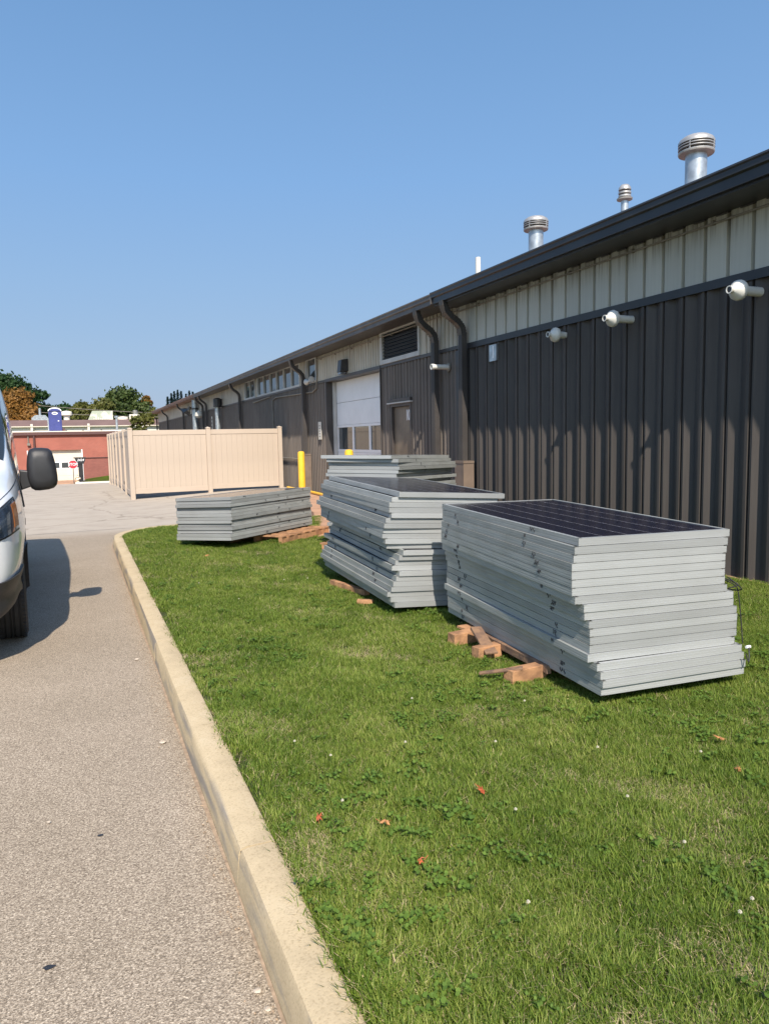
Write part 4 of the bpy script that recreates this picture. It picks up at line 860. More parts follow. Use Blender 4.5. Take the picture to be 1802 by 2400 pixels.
patch('window_trim', 'vblack', 1.30, 2.62, 5.02, 5.13, off=.009, ns=14, nk=2)
patch('window_trim', 'vblack', 1.33, 1.5, 5.14, 6.6, off=.005, ns=6, nk=6)
patch('mirror_reflection', 'vblack', 1.18, 1.42, 4.35, 5.9, sides=(1, -1), off=.012, ns=6, nk=8)  # black patch at mirror base: the mirror's reflection painted on the door
patch('door_seam', 'vblack', 1.22, 1.23, 1.2, 5, off=.001, ns=1, nk=12)
patch('hood_seam', 'vblack', .2, 1.0, 5.55, 5.6, off=.001, ns=12, nk=1)
patch('sill_trim', 'vblack', 1.49, 4.09, .6, 2.6, off=.006, ns=20, nk=4)
patch('side_moulding', 'vblack', 1.6, 4.0, 2.6, 2.9, off=.008, ns=20, nk=2)
patch('side_marker', 'vblack', 1.62, 1.70, 3.55, 3.8, off=.008, ns=2, nk=2)
# windscreen
mb = MB(); ns, nk = 12, 20
vs_ = []
for i in range(ns+1):
    for j in range(nk+1):
        u = -1+2*j/nk; k = 10-3.1*abs(u); p = vpt(1.08+.85*i/ns, k, 1 if u >= 0 else -1, .006); vs_.append(p)
mb.add(vs_, [(i*(nk+1)+j, i*(nk+1)+j+1, (i+1)*(nk+1)+j+1, (i+1)*(nk+1)+j) for i in range(ns) for j in range(nk)]).build('windscreen', 'vglass', van, smooth=True)
gr = empty('grille'); gr.parent = van
for i in range(5): MB().box((-.52, -.035, .74+i*.075), (.52, .02, .775+i*.075)).build('grille_bar', 'vblack', gr)
MB().box((-.56, -.015, .70), (.56, .03, 1.10)).build('grille_back', 'vblack', gr)
for sx_ in (1, -1):
    o = MB().lathe([(.0, -.012), (.045, -.008), (.06, .0), (.065, .03)], (0, 0, 0), 16, axis='y').build('projector', 'chrome', van, smooth=True); o.location = (sx_*.80, .045, 1.03)
# wheels
def wheel(x, s_, sg):
    t = empty('wheel', loc=(x, s_, .345)); t.parent = van
    prof_t = [(.215, -.11), (.30, -.115), (.335, -.10), (.348, -.075)]
    tr = [(-.062, .345), (-.058, .338), (-.052, .338), (-.048, .348), (-.02, .348), (-.016, .338), (-.01, .338), (-.006, .349), (.006, .349), (.01, .338), (.016, .338), (.02, .348), (.048, .348), (.052, .338), (.058, .338), (.062, .345)]
    prof_t += [(r_, a_) for a_, r_ in tr]+[(.348, .075), (.335, .10), (.30, .115), (.215, .11)]
    mb = MB(); mb.lathe(prof_t, n=48, axis='x')
    for k in range(60):
        a = 2*PI*k/60
        for xx in (-.088, .088):
            mb.bar((xx-.012, math.cos(a)*.342, math.sin(a)*.342), (xx+.012, math.cos(a+.02)*.342, math.sin(a+.02)*.342), .017, .014, up=(0, math.cos(a), math.sin(a)))
    mb.build('tyre', 'tyre', t, smooth=True)
    MB().lathe([(.216, -.1*sg), (.20, -.02*sg), (.21, .09*sg), (.15, .06*sg), (.06, .09*sg), (.0, .09*sg)], n=28, axis='x').build('rim', 'rim', t, smooth=True)
for s_ in (1.04, 4.55):
    for sg in (1, -1): wheel(sg*.88, s_, sg)
# mirrors: housing outline in x,z with real depth
def mirror(sg):
    t = empty('side_mirror', loc=(sg*1.085, 1.30, 1.405)); t.parent = van; t.scale = (.86, 1, .95)
    prf = [(-.0, .155), (.02, .185), (.06, .197), (.13, .197), (.19, .190), (.22, .165), (.235, .11), (.252, .03), (.26, -.05), (.262, -.11), (.25, -.15), (.222, -.178), (.17, -.192), (.09, -.198), (.045, -.195), (.012, -.175), (-.012, -.13), (-.024, -.06), (-.02, .03), (-.012, .10)]
    cx, cz = .12, 0; mb = MB(); n_ = len(prf); vs_ = []; lay = [(0.55, -.105), (.82, -.092), (.95, -.065), (1, -.02), (1, .05), (.97, .06)]
    for sc_, yy in lay: vs_ += [(sg*(cx+(a-cx)*sc_), yy, cz+(b-cz)*sc_) for a, b in prf]
    fs = [tuple(range(n_-1, -1, -1)), tuple((len(lay)-1)*n_+k for k in range(n_))]
    for i in range(len(lay)-1): fs += [(i*n_+k, i*n_+(k+1) % n_, (i+1)*n_+(k+1) % n_, (i+1)*n_+k) for k in range(n_)]
    mb.add(vs_, fs).build('housing', 'vblack', t, smooth=True)
    MB().prism([(sg*(cx+(a-cx)*.88), cz+(b-cz)*.88) for a, b in prf], .061, .064, ax='y').build('mirror_glass', 'chrome', t)
    MB().add([(sg*-.09, -.03, .0), (sg*-.09, .09, .0), (sg*-.09, .09, -.19), (sg*-.09, -.03, -.19), (sg*.12, -.085, -.03), (sg*.12, .03, -.03), (sg*.12, .03, -.135), (sg*.12, -.085, -.12)], [(0, 1, 2, 3), (7, 6, 5, 4), (0, 4, 5, 1), (1, 5, 6, 2), (2, 6, 7, 3), (3, 7, 4, 0)]).build('arm', 'vblack', t, bevel=.012)
mirror(1); mirror(-1)

# ---------------------------------------------------------------- far buildings
bb = empty('brick_building', 'low red brick building with cream garage door at end of lot', 'building')
BY = 72
def wall_y(nm, m_, x0, x1, z0, z1, y0, y1, par): return MB().box((x0, y0, z0), (x1, y1, z1)).build(nm, m_, par)
wall_y('wall', 'brick', -14, -4.0, -2.2, 2.45, BY, BY+6, bb); wall_y('wall', 'brick', -4.0, .52, 1.08, 2.45, BY, BY+6, bb); wall_y('wall', 'brick', .52, 12, .36, 2.45, BY, BY+6, bb)
wall_y('lower_wall', 'brick2', .52, 12, -2.2, .30, BY-.02, BY+6, bb); wall_y('ledge', 'brownmetal', .56, 12, .30, .36, BY-.1, BY+6, bb)
wall_y('roof_edge', 'brownmetal', -14.2, 12.2, 2.45, 2.72, BY-.25, BY+6.2, bb); wall_y('roof', 'stucco', -14.2, 12.2, 2.72, 2.80, BY-.25, BY+6.2, bb)
gd = empty('garage_door'); gd.parent = bb
for i, (a, b) in enumerate(((-1.9, -1.25), (-1.24, -.62), (.04, .52), (.53, 1.08))): wall_y('door_section', 'creamdoor', -3.98, .46, a, b, BY+.3, BY+.4, gd)
wall_y('window_rail', 'signw', -3.98, .46, -.61, .03, BY+.31, BY+.4, gd)
for k in range(5):
    x0 = -3.9+k*.86; MB().box((x0+.05, BY+.27, -.52), (x0+.72, BY+.305, -.05)).build('pane', 'glass', gd)
wall_y('door_frame', 'signw', .44, .54, -1.9, 1.1, BY-.03, BY+.3, bb); wall_y('door_frame', 'signw', -4.02, -3.94, -1.9, 1.1, BY-.03, BY+.3, bb)
MB().tube([(-3.38, BY-.12, 2.5), (-3.38, BY-.12, -1.8)], .09, 8).build('downspout', 'brownmetal', bb)
MB().box((-3.95, BY-.25, 1.55), (-3.7, BY, 1.75)).tube([(-3.85, BY-.1, 1.7), (-3.85, BY-.1, 2.4)], .05, 6).build('wall_lamp', 'conduit', bb)
MB().box((-4.4, 66.4, -1.78), (.4, BY, -1.66)).build('far_apron', 'pad', kind='structure')
MB().box((-.2, 66.0, -1.8), (9, 66.35, -1.60)).build('far_curb', 'stucco', kind='structure')
# grass bank rising to the right in front of the brick wall
MB().add([(.3, 66.4, -1.66), (9, 66.4, -1.5), (9, BY, -.6), (3, BY, -1.15), (.7, BY, -1.6)], [(0, 1, 2, 3, 4)]).build('grass_bank', M['grass'], kind='structure')
wb = empty('white_building', 'long white building with brown mansard roof behind the brick one', 'building')
wall_y('wall', 'stucco', -26, 30, -2, 3.72, 92.4, 104, wb)
MB().add([(-26.3, 92.0, 3.70), (30, 92.0, 3.70), (30, 93.4, 4.42), (-26.3, 93.4, 4.42), (30, 104, 4.42), (-26.3, 104, 4.42), (30, 104, 3.7), (-26.3, 104, 3.7)], [(0, 1, 2, 3), (3, 2, 4, 5), (0, 3, 5, 7), (1, 6, 4, 2), (0, 7, 6, 1), (5, 4, 6, 7)]).build('roof', 'brownroof', wb)
wall_y('trim', 'creamdoor', -26.3, 30, 3.60, 3.70, 92.0, 92.4, wb)
for x0 in (-4.6, 1.4, 7.4): MB().box((x0, 92.05, 3.1), (x0+.25, 92.39, 3.95)).build('lookout_post', 'stucco', wb)
for x0 in (-4.3, -.9, .9, 2.9, 5.6, 7.9): MB().lathe([(.06, 0), (.12, .12), (.05, .22)], (x0, 91.9, 3.02), 8).build('wall_lamp', 'frame_d', wb)
RU = 'mechanical units on the white building roof'
t = empty('roof_hood', 'grey sloped sheet metal hood with round flue on the far roof', 'roof unit', RU, loc=(-3.65, 95, 4.42))
MB().prism([(-.9, 0), (.9, 0), (.9, .22), (.6, .62), (-.5, .62), (-.9, .3)], -.6, .6, ax='y').build('hood', 'galv', t); MB().lathe([(.14, .6), (.14, 1.45)], n=12).build('flue', 'galv', t, smooth=True)
t = empty('roof_fan', 'round white exhaust fan behind the blue portable toilet', 'roof unit', RU, loc=(-.78, 95, 4.42))
MB().lathe([(.34, 0), (.36, .5), (.62, .6), (.62, .95), (.5, 1.05), (.0, 1.15)], n=18).build('fan_housing', 'stucco', t, smooth=True)
t = empty('roof_unit', 'large green and white patched rooftop air handler', 'roof unit', RU, loc=(3.05, 95, 4.42))
MB().prism([(-1.5, 0), (1.3, 0), (1.3, 1.08), (-1.0, 1.08)], -.8, .8, ax='y').build('cabinet', 'green', t)
for k in range(9):
    a = -.9+.25*k; h_ = .1+.25*((k*7) % 4)/3; MB().box((a, -.83, .05), (a+.12, -.80, .05+h_)).build('patch', 'stucco', t)
t = empty('roof_fan', 'low round pale roof fan right of the green unit', 'roof unit', RU, loc=(5.5, 95, 4.40))
MB().lathe([(.6, 0), (.66, .2), (.6, .38), (.0, .45)], n=18).build('fan_housing', 'stucco', t, smooth=True)
t = empty('roof_unit', 'boxy cream roof unit with ribbed vent head on top', 'roof unit', RU, loc=(7.0, 95, 4.40))
MB().box((-.72, -.5, 0), (.72, .5, .68)).build('cabinet', 'stucco', t)
for k in range(5): MB().lathe([(.3-.01*k, .69+.11*k), (.3-.01*k, .76+.11*k)], n=12).build('vent_ring', 'galv2', t)
t = empty('flue_pipe', 'slim grey flue pipe standing behind the brick roof corner', 'pipe', loc=(3.85, 76.5, 2.8))
MB().lathe([(.1, 0), (.1, 1.3), (.2, 1.3), (.2, 1.42), (.05, 1.5)], n=10).build('pipe', 'galv', t)
# portable toilet
t = empty('portable_toilet', 'dark blue portable toilet with white domed roof on brick building', 'portable toilet', loc=(-1.6, 74.5, 2.8))
MB().box((-.55, -.5, 0), (.55, .6, 1.86)).build('cabin', 'potty', t, bevel=.03)
MB().box((-.44, -.53, .1), (.44, -.505, 1.8)).build('door', 'potty', t, bevel=.01)
MB().prism([(.58*math.cos(a), 1.87+.32*math.sin(a)) for a in np.linspace(0, PI, 13)], -.56, .66, ax='y').build('roof', 'signw', t)
MB().prism([(.5*math.cos(a), 1.87+.22*math.sin(a)) for a in np.linspace(0, PI, 13)], -.60, -.562, ax='y').build('roof_front', 'potty', t)
MB().prism([(.25*math.cos(a), 1.66+.13*math.sin(a)) for a in np.linspace(0, 2*PI, 17)[:-1]], -.56, -.535, ax='y').build('logo_oval', 'signw', t)
MB().box((-.16, -.575, 1.62), (.16, -.562, 1.70)).build('logo_print', 'potty', t); MB().box((.22, -.56, .92), (.34, -.532, 1.0)).build('latch', 'signw', t)
MB().box((-.66, -.3, 0), (-.56, .4, 1.2)).build('side_tank', 'galv', t); MB().box((.56, -.35, 0), (.78, .3, .28)).build('step', 'brownmetal', t)
# stop sign
t = empty('stop_sign', 'red octagonal stop sign on a thin dark post', 'sign', loc=(-.3, 66.2, -1.72))
MB().prism([(.385*math.cos(PI/8+k*PI/4), 1.62+.385*math.sin(PI/8+k*PI/4)) for k in range(8)], -.012, 0, ax='y').build('border', 'signw', t)
MB().prism([(.36*math.cos(PI/8+k*PI/4), 1.62+.36*math.sin(PI/8+k*PI/4)) for k in range(8)], -.018, -.0125, ax='y').build('face', 'red', t)
inst('lettering', text_mesh('STOP', .30, 'signw', .002), t, (0, -.021, 1.62), (PI/2, 0, 0)); MB().box((-.03, .001, 0), (.03, .05, 1.6)).build('post', 'frame_d', t)
# pylon address sign
t = empty('address_sign', 'black pillar address sign with flared top beside garage', 'sign', loc=(.28, 68.2, -1.7))
MB().prism([(-.17, 0), (.2, 0), (.2, 1.62), (-.17, 1.62)], -.1, .1, ax='y').build('pillar', 'black', t)
MB().prism([(-.24, 1.6), (.28, 1.6), (.40, 1.86), (.42, 2.06), (-.42, 2.06), (-.36, 1.86)], -.16, .16, ax='y').build('head', 'black', t)
MB().box((-.52, -.2, 2.06), (.47, .2, 2.16)).build('cap', 'frame_d', t)
inst('lettering', text_mesh('2424', .27, 'signw', .003, .3), t, (.02, -.165, 1.91), (PI/2, 0, 0))
t = empty('fire_hydrant', 'pale orange fire hydrant at foot of the black address sign', 'fire hydrant', loc=(-.0, 66.9, -1.66))
MB().lathe([(.16, 0), (.16, .05), (.11, .07), (.11, .42), (.15, .44), (.15, .48), (.11, .5), (.08, .58), (.03, .62), (.03, .66), (0, .66)], n=14).build('barrel', 'hydr', t, smooth=True)
MB().lathe([(.07, -.22), (.07, .22)], (0, 0, .34), 10, axis='x').lathe([(.09, -.2), (.09, 0)], (0, 0, .3), 10, axis='y').build('outlet', 'hydr', t)

# ---------------------------------------------------------------- trees
def leaf_cloud(blobs, n, size, seed, flat=.6):
    r = np.random.default_rng(seed); vs_ = []; fs = []; sh = []
    wts = np.array([b[3]*b[4]*b[5] for b in blobs])**.67; wts /= wts.sum(); ci = r.choice(len(blobs), n, p=wts)
    for c in ci:
        bx_, by_, bz_, rx, ry, rz = blobs[c]; d = r.normal(size=3); d /= np.linalg.norm(d); d[2] = abs(d[2])*.9-.25 if r.random() < .55 else d[2]
        rad = (.5+.5*r.random()**.5)*(1+.22*math.sin(7*d[0]+c)*math.cos(6*d[2]+c*2)+(.25*r.random() if r.random() < .12 else 0)); p = np.array([bx_+d[0]*rx*rad, by_+d[1]*ry*rad, bz_+d[2]*rz*rad])
        nn_ = d*.7+r.normal(size=3)*.55; nn_ /= np.linalg.norm(nn_); u = np.cross(nn_, r.normal(size=3)); u /= np.linalg.norm(u); v = np.cross(nn_, u); s_ = size*(.6+.8*r.random())
        o = len(vs_); vs_ += [tuple(p+u*s_), tuple(p+v*s_*.6), tuple(p-u*s_), tuple(p-v*s_*.6)]; fs.append((o, o+1, o+2, o+3)); sh += [r.random()*.5+.5*(c % 5)/5]*4
    return vs_, fs, sh
def tree(name, lab, x, y, zb, H, blobs, m_, n, size, seed, tr=.25, grp='trees behind the far buildings'):
    t = empty(name, lab, 'tree', grp, loc=(x, y, zb))
    mb = MB(); r = random.Random(seed); mb.tube([(0, 0, 0), (r.uniform(-.2, .2), 0, H*.3), (r.uniform(-.3, .3), 0, H*.6)], tr, 8, rs=[tr, tr*.8, tr*.45])
    for b in blobs[:7]: mb.tube([(0, 0, H*.35), (b[0]*.5, b[1]*.5, (H*.35+b[2])*.5+.3), (b[0], b[1], b[2])], .1, 6, rs=[tr*.45, tr*.3, tr*.1])
    mb.build('trunk', 'bark', t, smooth=True)
    vs_, fs, sh = leaf_cloud(blobs, n, size, seed)
    me = bpy.data.meshes.new('crown'); me.from_pydata(vs_, [], fs); me.materials.append(M[m_]); a = me.attributes.new('shade', 'FLOAT', 'POINT'); a.data.foreach_set('value', sh)
    inst('crown', me, t)
    return t
def crown(seed, w_, zc, h_, nb, rb):
    r = random.Random(seed); out = []
    while len(out) < nb:
        x, y, z = r.uniform(-1, 1), r.uniform(-1, 1), r.uniform(-1, 1)
        if x*x+y*y+z*z > 1: continue
        q = rb*(.65+.6*r.random()); out.append((x*(w_-q), y*(w_-q)*.7, zc+z*(h_-q*.7), q, q, q*.75))
    return out
def T(name, lab, x, y, top, half_w, bottom, m_, seed, n=4200, size=.3, nb=16, zb=-2):
    n = int(n*1.7); size *= .78
    zc = (top+bottom)/2-zb; hh = (top-bottom)/2; rb = max(.5, min(half_w, hh)*.5)
    tree(name, lab, x, y, zb, top-zb, crown(seed, half_w, zc, hh, nb, rb), m_, n, size, seed)
T('deciduous_tree', 'tall dark green tree at the far left above the van', -9.9, 120, 13.0, 5.9, 3.0, 'lf_dark', 11, 15000, .30, 44)
T('deciduous_tree', 'autumn orange tree behind the van at far left', -6.3, 100, 8.9, 2.9, 2.2, 'lf_orange', 12, 8500, .26, 24)
T('deciduous_tree', 'narrow dark green tree right of the orange tree', -4.1, 125, 10.1, 2.3, 2, 'lf_dark', 13, 7000, .3, 18)
T('deciduous_tree', 'low distant dark treetop above the portable toilet', -.6, 150, 10.2, 5.0, 2, 'lf_dark', 14, 9000, .38, 22)
T('deciduous_tree', 'yellowing bush leaves beneath the orange tree', -5.2, 98, 5.9, 2.0, 2.6, 'lf_orange', 15, 3200, .24, 14)
T('deciduous_tree', 'small olive green tree left of the big round tree', 1.4, 112, 7.9, 2.8, 2, 'lf_olive', 16, 7500, .26, 20)
T('deciduous_tree', 'big round green tree with reddening right side', 7.3, 115, 10.4, 4.2, 2.2, 'lf_mid', 17, 14000, .28, 34)
T('deciduous_tree', 'olive tree filling the gap before the big round tree', 3.6, 110, 8.5, 2.4, 2.2, 'lf_olive', 18, 4500, .26, 16)
T('deciduous_tree', 'reddish leaved crown peeking out right of the big tree', 10.2, 116, 9.1, 1.3, 6.2, 'lf_orange', 19, 1100, .24, 7)
T('deciduous_tree', 'olive tree behind the far end of the warehouse', 11.2, 112, 7.5, 2.4, 2, 'lf_olive', 20, 4800, .27, 16)
T('deciduous_tree', 'dark tree partly hidden behind the far warehouse roof', 17, 125, 8.2, 5, 2, 'lf_dark', 21, 4000, .34, 16)
for i, (x, top) in enumerate(((10.35, 6.95), (10.8, 7.35), (11.15, 7.62), (11.55, 7.78), (11.95, 7.62), (12.5, 7.3), (12.9, 7.68), (13.3, 7.55))):
    lab = ('slim spruce top, leftmost above the warehouse roof', 'slim spruce top, second from the left over the roof', 'spruce spire left of the tallest one over the roof', 'tallest spruce spire above the warehouse roof',
           'spruce spire right of the tallest one over the roof', 'low spruce top beyond the middle of the roof', 'spruce spire second from right above the roof', 'rightmost spruce spire just clearing the roof')[i]
    t = empty('spruce_tree', lab, 'tree', 'spruce tops above the warehouse roof', loc=(x, 90, -2)); Ht = top+2
    MB().tube([(0, 0, 0), (0, 0, Ht)], .1, 6, rs=[.12, .01]).build('trunk', 'bark', t)
    r = np.random.default_rng(50+i); vs_ = []; fs = []; sh = []
    for k in range(1500):
        z = Ht-(r.random()**1.0)*Ht*.75; rad = (Ht-z)*.24*(.5+.5*r.random())*(1+.35*math.sin(z*9)); a = r.random()*2*PI; p = np.array([rad*math.cos(a), rad*math.sin(a), z]); d = np.array([math.cos(a), math.sin(a), .3])*.17; s2 = np.array([-math.sin(a), math.cos(a), 0])*.08
        o = len(vs_); vs_ += [tuple(p-d), tuple(p+s2), tuple(p+d), tuple(p-s2)]; fs.append((o, o+1, o+2, o+3)); sh += [r.random()]*4
    me = bpy.data.meshes.new('crown'); me.from_pydata(vs_, [], fs); me.materials.append(M['lf_blue']); a_ = me.attributes.new('shade', 'FLOAT', 'POINT'); a_.data.foreach_set('value', sh); inst('crown', me, t)
tree('young_tree', 'small open leafy young tree between the fence and the warehouse end', 4.0, 48, -1.6, 4.9, crown(31, 1.15, 4.1, 1.1, 10, .42), 'lf_olive', 900, .13, 31, .06, None)
# overhead wires and their poles
pl = empty('utility_pole', 'wooden utility pole hidden behind trees carrying the wires at left', 'utility pole', loc=(-14, 101, -2)); MB().lathe([(.16, 0), (.12, 10.8)], n=8).build('pole', 'bark', pl); MB().box((-1, -.08, 9.5), (1, .08, 9.65)).build('crossarm', 'bark', pl)
pl = empty('utility_pole', 'wooden utility pole hidden behind the big tree carrying wires', 'utility pole', loc=(16, 101, -2)); MB().lathe([(.16, 0), (.12, 9.2)], n=8).build('pole', 'bark', pl); MB().box((-1, -.08, 8), (1, .08, 8.15)).build('crossarm', 'bark', pl)
def wire(a, b, lab, sag=.5):
    P = [Vector(a).lerp(Vector(b), i/14)-Vector((0, 0, sag*4*(i/14)*(1-i/14))) for i in range(15)]; t = empty('overhead_wire', lab, 'wire', 'overhead wires'); MB().tube(P, .035, 5).build('wire', 'conduit', t)
wire((-14, 101, 7.65), (16, 101, 5.3), 'upper overhead wire crossing in front of the trees', .45); wire((-14, 101, 6.6), (16, 101, 4.9), 'lower overhead wire passing just over the roof units', .45)

# ---------------------------------------------------------------- lawn details
def leaf(x, y, m_, lab, s_=.03, seed=1):
    r = random.Random(seed); pts = []
    for k in range(14):
        a = 2*PI*k/14; q = s_*(1 if k % 2 == 0 else .45)*(.8+.4*r.random()); pts.append((q*math.cos(a), q*math.sin(a)*.8, r.uniform(-.006, .012)))
    mb = MB(); mb.add(pts+[(0, 0, .008)]+[(a, b, c-.001) for a, b, c in pts]+[(0, 0, .007)], [(k, (k+1) % 14, 14) for k in range(14)]+[(15+(k+1) % 14, 15+k, 29) for k in range(14)]); mb.tube([(s_*.8, 0, 0), (s_*1.7, s_*.3, .01)], .0012, 4)
    o = mb.build('fallen_leaf', m_, label=lab, category='leaf', group='fallen leaves on the lawn'); o.location = (x, y, .178); o.rotation_euler = (r.uniform(-.3, .5), r.uniform(-.4, .4), r.uniform(0, 6))
leaf(1.445, 2.46, 'leafr', 'bright red curled leaf lying mid lawn in the foreground', .022, 2); leaf(.775, 2.54, 'leafr', 'orange red leaf nearest the curb on the lawn', .022, 3)
leaf(.99, 2.40, 'leafb', 'long brownish leaf right of the orange one near the curb', .024, 4); leaf(1.0, 2.12, 'leafr', 'reddish leaf closest to the camera on the lawn', .018, 5)
leaf(2.71, 2.42, 'leafb', 'brown dried leaf clump at the right of the lawn', .04, 6); leaf(2.53, 2.16, 'leafb', 'small tan leaf standing in grass at the right', .02, 7)
leaf(1.45, 9.25, 'leafb', 'pale tan leaf in grass before the low left stack', .04, 8)
pet = MB(); rq = random.Random(5)
for k in range(26):
    z = rq.uniform(-.3, 1); a = rq.random()*2*PI; q = math.sqrt(max(0, 1-z*z)); d = Vector((q*math.cos(a), q*math.sin(a), z)); pet.bar(d*.001, d*.0062, .0022, .0018)
pm = pet.mesh('petals', 'petal'); stm = MB().tube([(0, 0, -.05), (0, 0, 0)], .0008, 5).mesh('stem', 'stem')
for k in range(26):
    x = .8+random.random()*2.2 if k < 22 else .8+random.random()*1.4; y = 1.25+random.random()*2.4 if k < 22 else 3.5+random.random()*4
    if 2.2 < x < 3.7 and y > 2.95: continue
    t = empty('clover_flower', 'small white clover flower head dotting the lawn', 'clover flower', 'white clover flowers in the lawn', loc=(x, y, .178+random.random()*.02)); inst('flower_head', pm, t); inst('stem', stm, t)
for k, (x, y, s_) in enumerate(((.40, 1.98, .013), (.41, 1.90, .011), (.44, 1.76, .012), (-.2, 3.3, .01), (.34, 3.95, .02), (.33, 5.6, .018))):
    mb = MB(); mb.lathe([(s_*.4, -s_*.25), (s_, 0), (s_*.6, s_*.3), (0, s_*.35)], n=7); mb.v = [tuple(c*random.uniform(.75, 1.2) for c in v) for v in mb.v]
    o = mb.build('pebble', 'stone', label='pale crumb of stone lying on the asphalt near the curb', category='pebble', group='pebbles on the asphalt'); o.location = (x, y, .008)

# grass: tufts instanced on points by geometry nodes (one stuff object)
tcol = bpy.data.collections.new('grass_tufts')
def tuft(i, nb=26, kind='grass'):
    r = np.random.default_rng(100+i); vs_ = []; fs = []; sh = []; mi = []
    for b in range(nb):
        px, py = r.normal(size=2)*.022; h = .026+.026*r.random(); a = r.random()*2*PI; lean = (.15+.75*r.random())*h; wd = .0011+.0009*r.random(); s_ = r.random(); m_ = 0
        if (kind == 'grass' and r.random() < .09) or (kind == 'dry' and r.random() < .6): m_ = 1; lean *= 1.8; h *= .7
        dx, dy = math.cos(a), math.sin(a); wx, wy = -dy*wd, dx*wd; o = len(vs_)
        for t_, ww in ((0, 1), (.5, .85), (1, 0)):
            cx_ = px+dx*lean*t_*t_; cy_ = py+dy*lean*t_*t_; z = h*t_*(1-.12*t_)
            if ww: vs_ += [(cx_-wx*ww, cy_-wy*ww, z), (cx_+wx*ww, cy_+wy*ww, z)]; sh += [s_, s_]
            else: vs_.append((cx_, cy_, z)); sh.append(s_)
        fs += [(o, o+1, o+3, o+2), (o+2, o+3, o+4)]; mi += [m_, m_]
    if kind == 'clover':
        for b in range(9):
            px, py = r.normal(size=2)*.02; z = .03+.018*r.random(); s_ = r.random()
            for k in range(3):
                a = k*2*PI/3+r.random(); q = .005+.0025*r.random(); cx_, cy_ = px+math.cos(a)*q, py+math.sin(a)*q; o = len(vs_)
                for j in range(6): t_ = j*PI/3; vs_.append((cx_+math.cos(t_)*q*.9, cy_+math.sin(t_)*q*.9, z+.003*math.sin(t_+a))); sh.append(s_)
                fs.append(tuple(range(o, o+6))); mi.append(2)
    me = bpy.data.meshes.new('tuft'); me.from_pydata(vs_, [], fs)
    for m_ in ('grass', 'straw', 'clover'): me.materials.append(M[m_])
    me.polygons.foreach_set('material_index', mi); a_ = me.attributes.new('shade', 'FLOAT', 'POINT'); a_.data.foreach_set('value', sh)
    o = bpy.data.objects.new('tuft_%02d' % i, me); tcol.objects.link(o)
for i in range(12): tuft(i)
for i in range(12, 16): tuft(i, 16, 'clover')
for i in range(16, 19): tuft(i, 22, 'dry')
def scatter(n, x0, x1, y0, y1): return np.stack([RNG.uniform(x0, x1, n), RNG.uniform(y0, y1, n)], 1)
den = [(.55, 6.1, .9, 2.4, 2700), (.55, 6.1, 2.4, 4.2, 1900), (.55, 6.1, 4.2, 7.5, 1150), (.55, 6.1, 7.5, 13.4, 650), (.55, 3.0, -3, .9, 250), (3.0, 6.1, -3, .9, 200)]
P = np.concatenate([scatter(int((b-a)*(d-c)*q), a, b, c, d) for a, b, c, d, q in den])
wob = .012*np.sin(P[:, 1]*5.1)+.01*np.sin(P[:, 1]*13.7+1)
keep = in_poly(P[:, 0]-.008-wob*.6, P[:, 1], lawn_poly) & (P[:, 0] < 6.0)
# visible wedge only for the densest part (the frame plus a margin)
keep &= ~((P[:, 1] < 2.4) & (P[:, 0] > 1.2+1.15*P[:, 1])); P = P[keep]
# worn patches along the curb
edge = np.minimum(P[:, 0]-.6, 9); keepp = RNG.random(len(P)) < np.where((edge < .07) & (np.sin(P[:, 1]*2.3)+np.sin(P[:, 1]*5.9+2) > .75), .25, 1); P = P[keepp]
def vn(x, y): return np.sin(x*3.1+1.3*np.sin(y*2.2))+np.sin(y*2.7+1.7*np.sin(x*1.9+.5))+.7*np.sin(x*7.3+y*5.1)
clv = vn(P[:, 0], P[:, 1]) > 1.05
idx = np.where(RNG.random(len(P)) < np.clip((vn(P[:, 0], P[:, 1])+.6)*.02, .004, .05), RNG.integers(12, 16, len(P)), RNG.integers(0, 12, len(P))).astype(np.int32)
dryp = vn(P[:, 0]*1.35+4, P[:, 1]*1.9+1) > 1.25
idx = np.where(dryp & (RNG.random(len(P)) < .5), RNG.integers(16, 19, len(P)), idx).astype(np.int32)
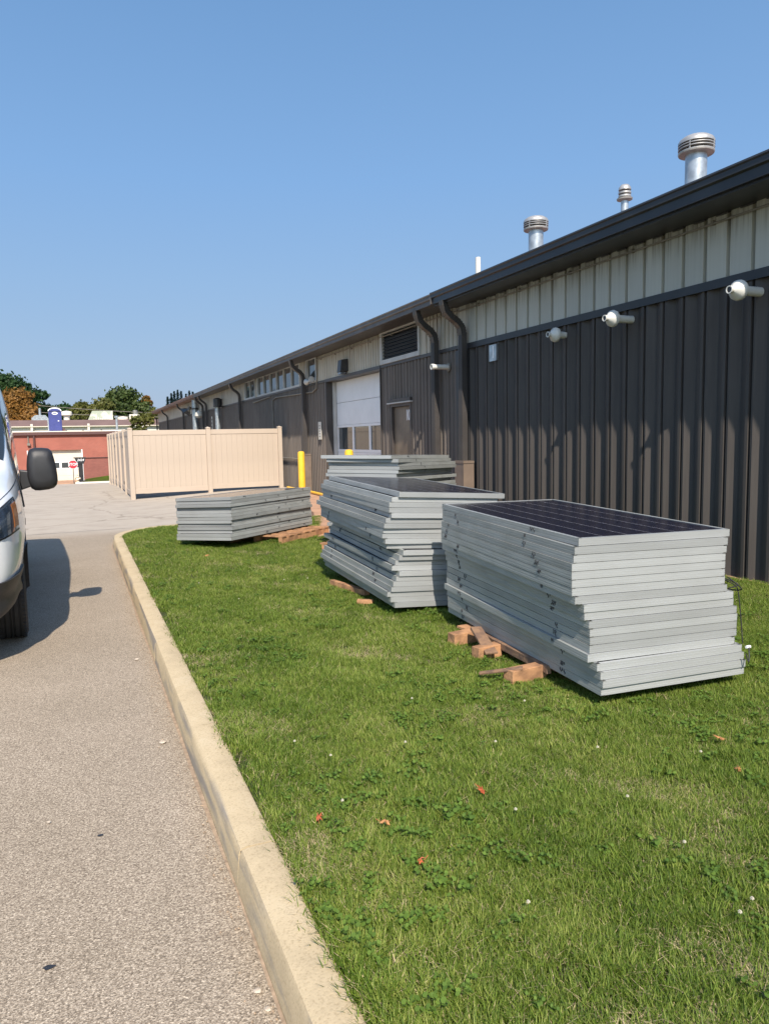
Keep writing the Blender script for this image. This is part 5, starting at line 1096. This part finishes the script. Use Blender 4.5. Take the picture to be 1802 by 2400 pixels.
under = ((P[:, 0] > 2.42) & (P[:, 0] < 3.4) & (P[:, 1] > 3.05) & (P[:, 1] < 5.1)) | ((P[:, 0] > 2.45) & (P[:, 0] < 3.35) & (P[:, 1] > 5.45) & (P[:, 1] < 7.3))
scl = np.where(under, .7, (.8+.45*RNG.random(len(P)))*(1+.09*vn(P[:, 0]*1.7, P[:, 1]*1.4))).astype(np.float32)
me = bpy.data.meshes.new('grass'); me.from_pydata([(float(x), float(y), .127) for x, y in P], [], [])
me.attributes.new('rot', 'FLOAT', 'POINT').data.foreach_set('value', (RNG.random(len(P))*2*PI).astype(np.float32))
me.attributes.new('scl', 'FLOAT', 'POINT').data.foreach_set('value', scl); me.attributes.new('idx', 'INT', 'POINT').data.foreach_set('value', idx)
go = inst('grass', me); tag(go, 'short mown green grass with clover covering the lawn island', 'grass', kind='stuff')
ng = bpy.data.node_groups.new('grass_nodes', 'GeometryNodeTree'); ng.interface.new_socket('Geometry', in_out='INPUT', socket_type='NodeSocketGeometry'); ng.interface.new_socket('Geometry', in_out='OUTPUT', socket_type='NodeSocketGeometry')
N = ng.nodes; L_ = ng.links; gi = N.new('NodeGroupInput'); gout = N.new('NodeGroupOutput'); ip = N.new('GeometryNodeInstanceOnPoints'); ci = N.new('GeometryNodeCollectionInfo')
ci.inputs['Collection'].default_value = tcol; ci.inputs['Separate Children'].default_value = True; ci.inputs['Reset Children'].default_value = True
def attr(nm, ty):
    a = N.new('GeometryNodeInputNamedAttribute'); a.data_type = ty; a.inputs[0].default_value = nm; return a.outputs[0]
cx3 = N.new('ShaderNodeCombineXYZ'); L_.new(attr('rot', 'FLOAT'), cx3.inputs[2])
L_.new(gi.outputs[0], ip.inputs['Points']); L_.new(ci.outputs[0], ip.inputs['Instance']); ip.inputs['Pick Instance'].default_value = True
L_.new(attr('idx', 'INT'), ip.inputs['Instance Index']); L_.new(cx3.outputs[0], ip.inputs['Rotation']); L_.new(attr('scl', 'FLOAT'), ip.inputs['Scale']); L_.new(ip.outputs[0], gout.inputs[0])
md = go.modifiers.new('grass', 'NODES'); md.node_group = ng
print('grass tufts', len(P), 'objects', len(bpy.data.objects))
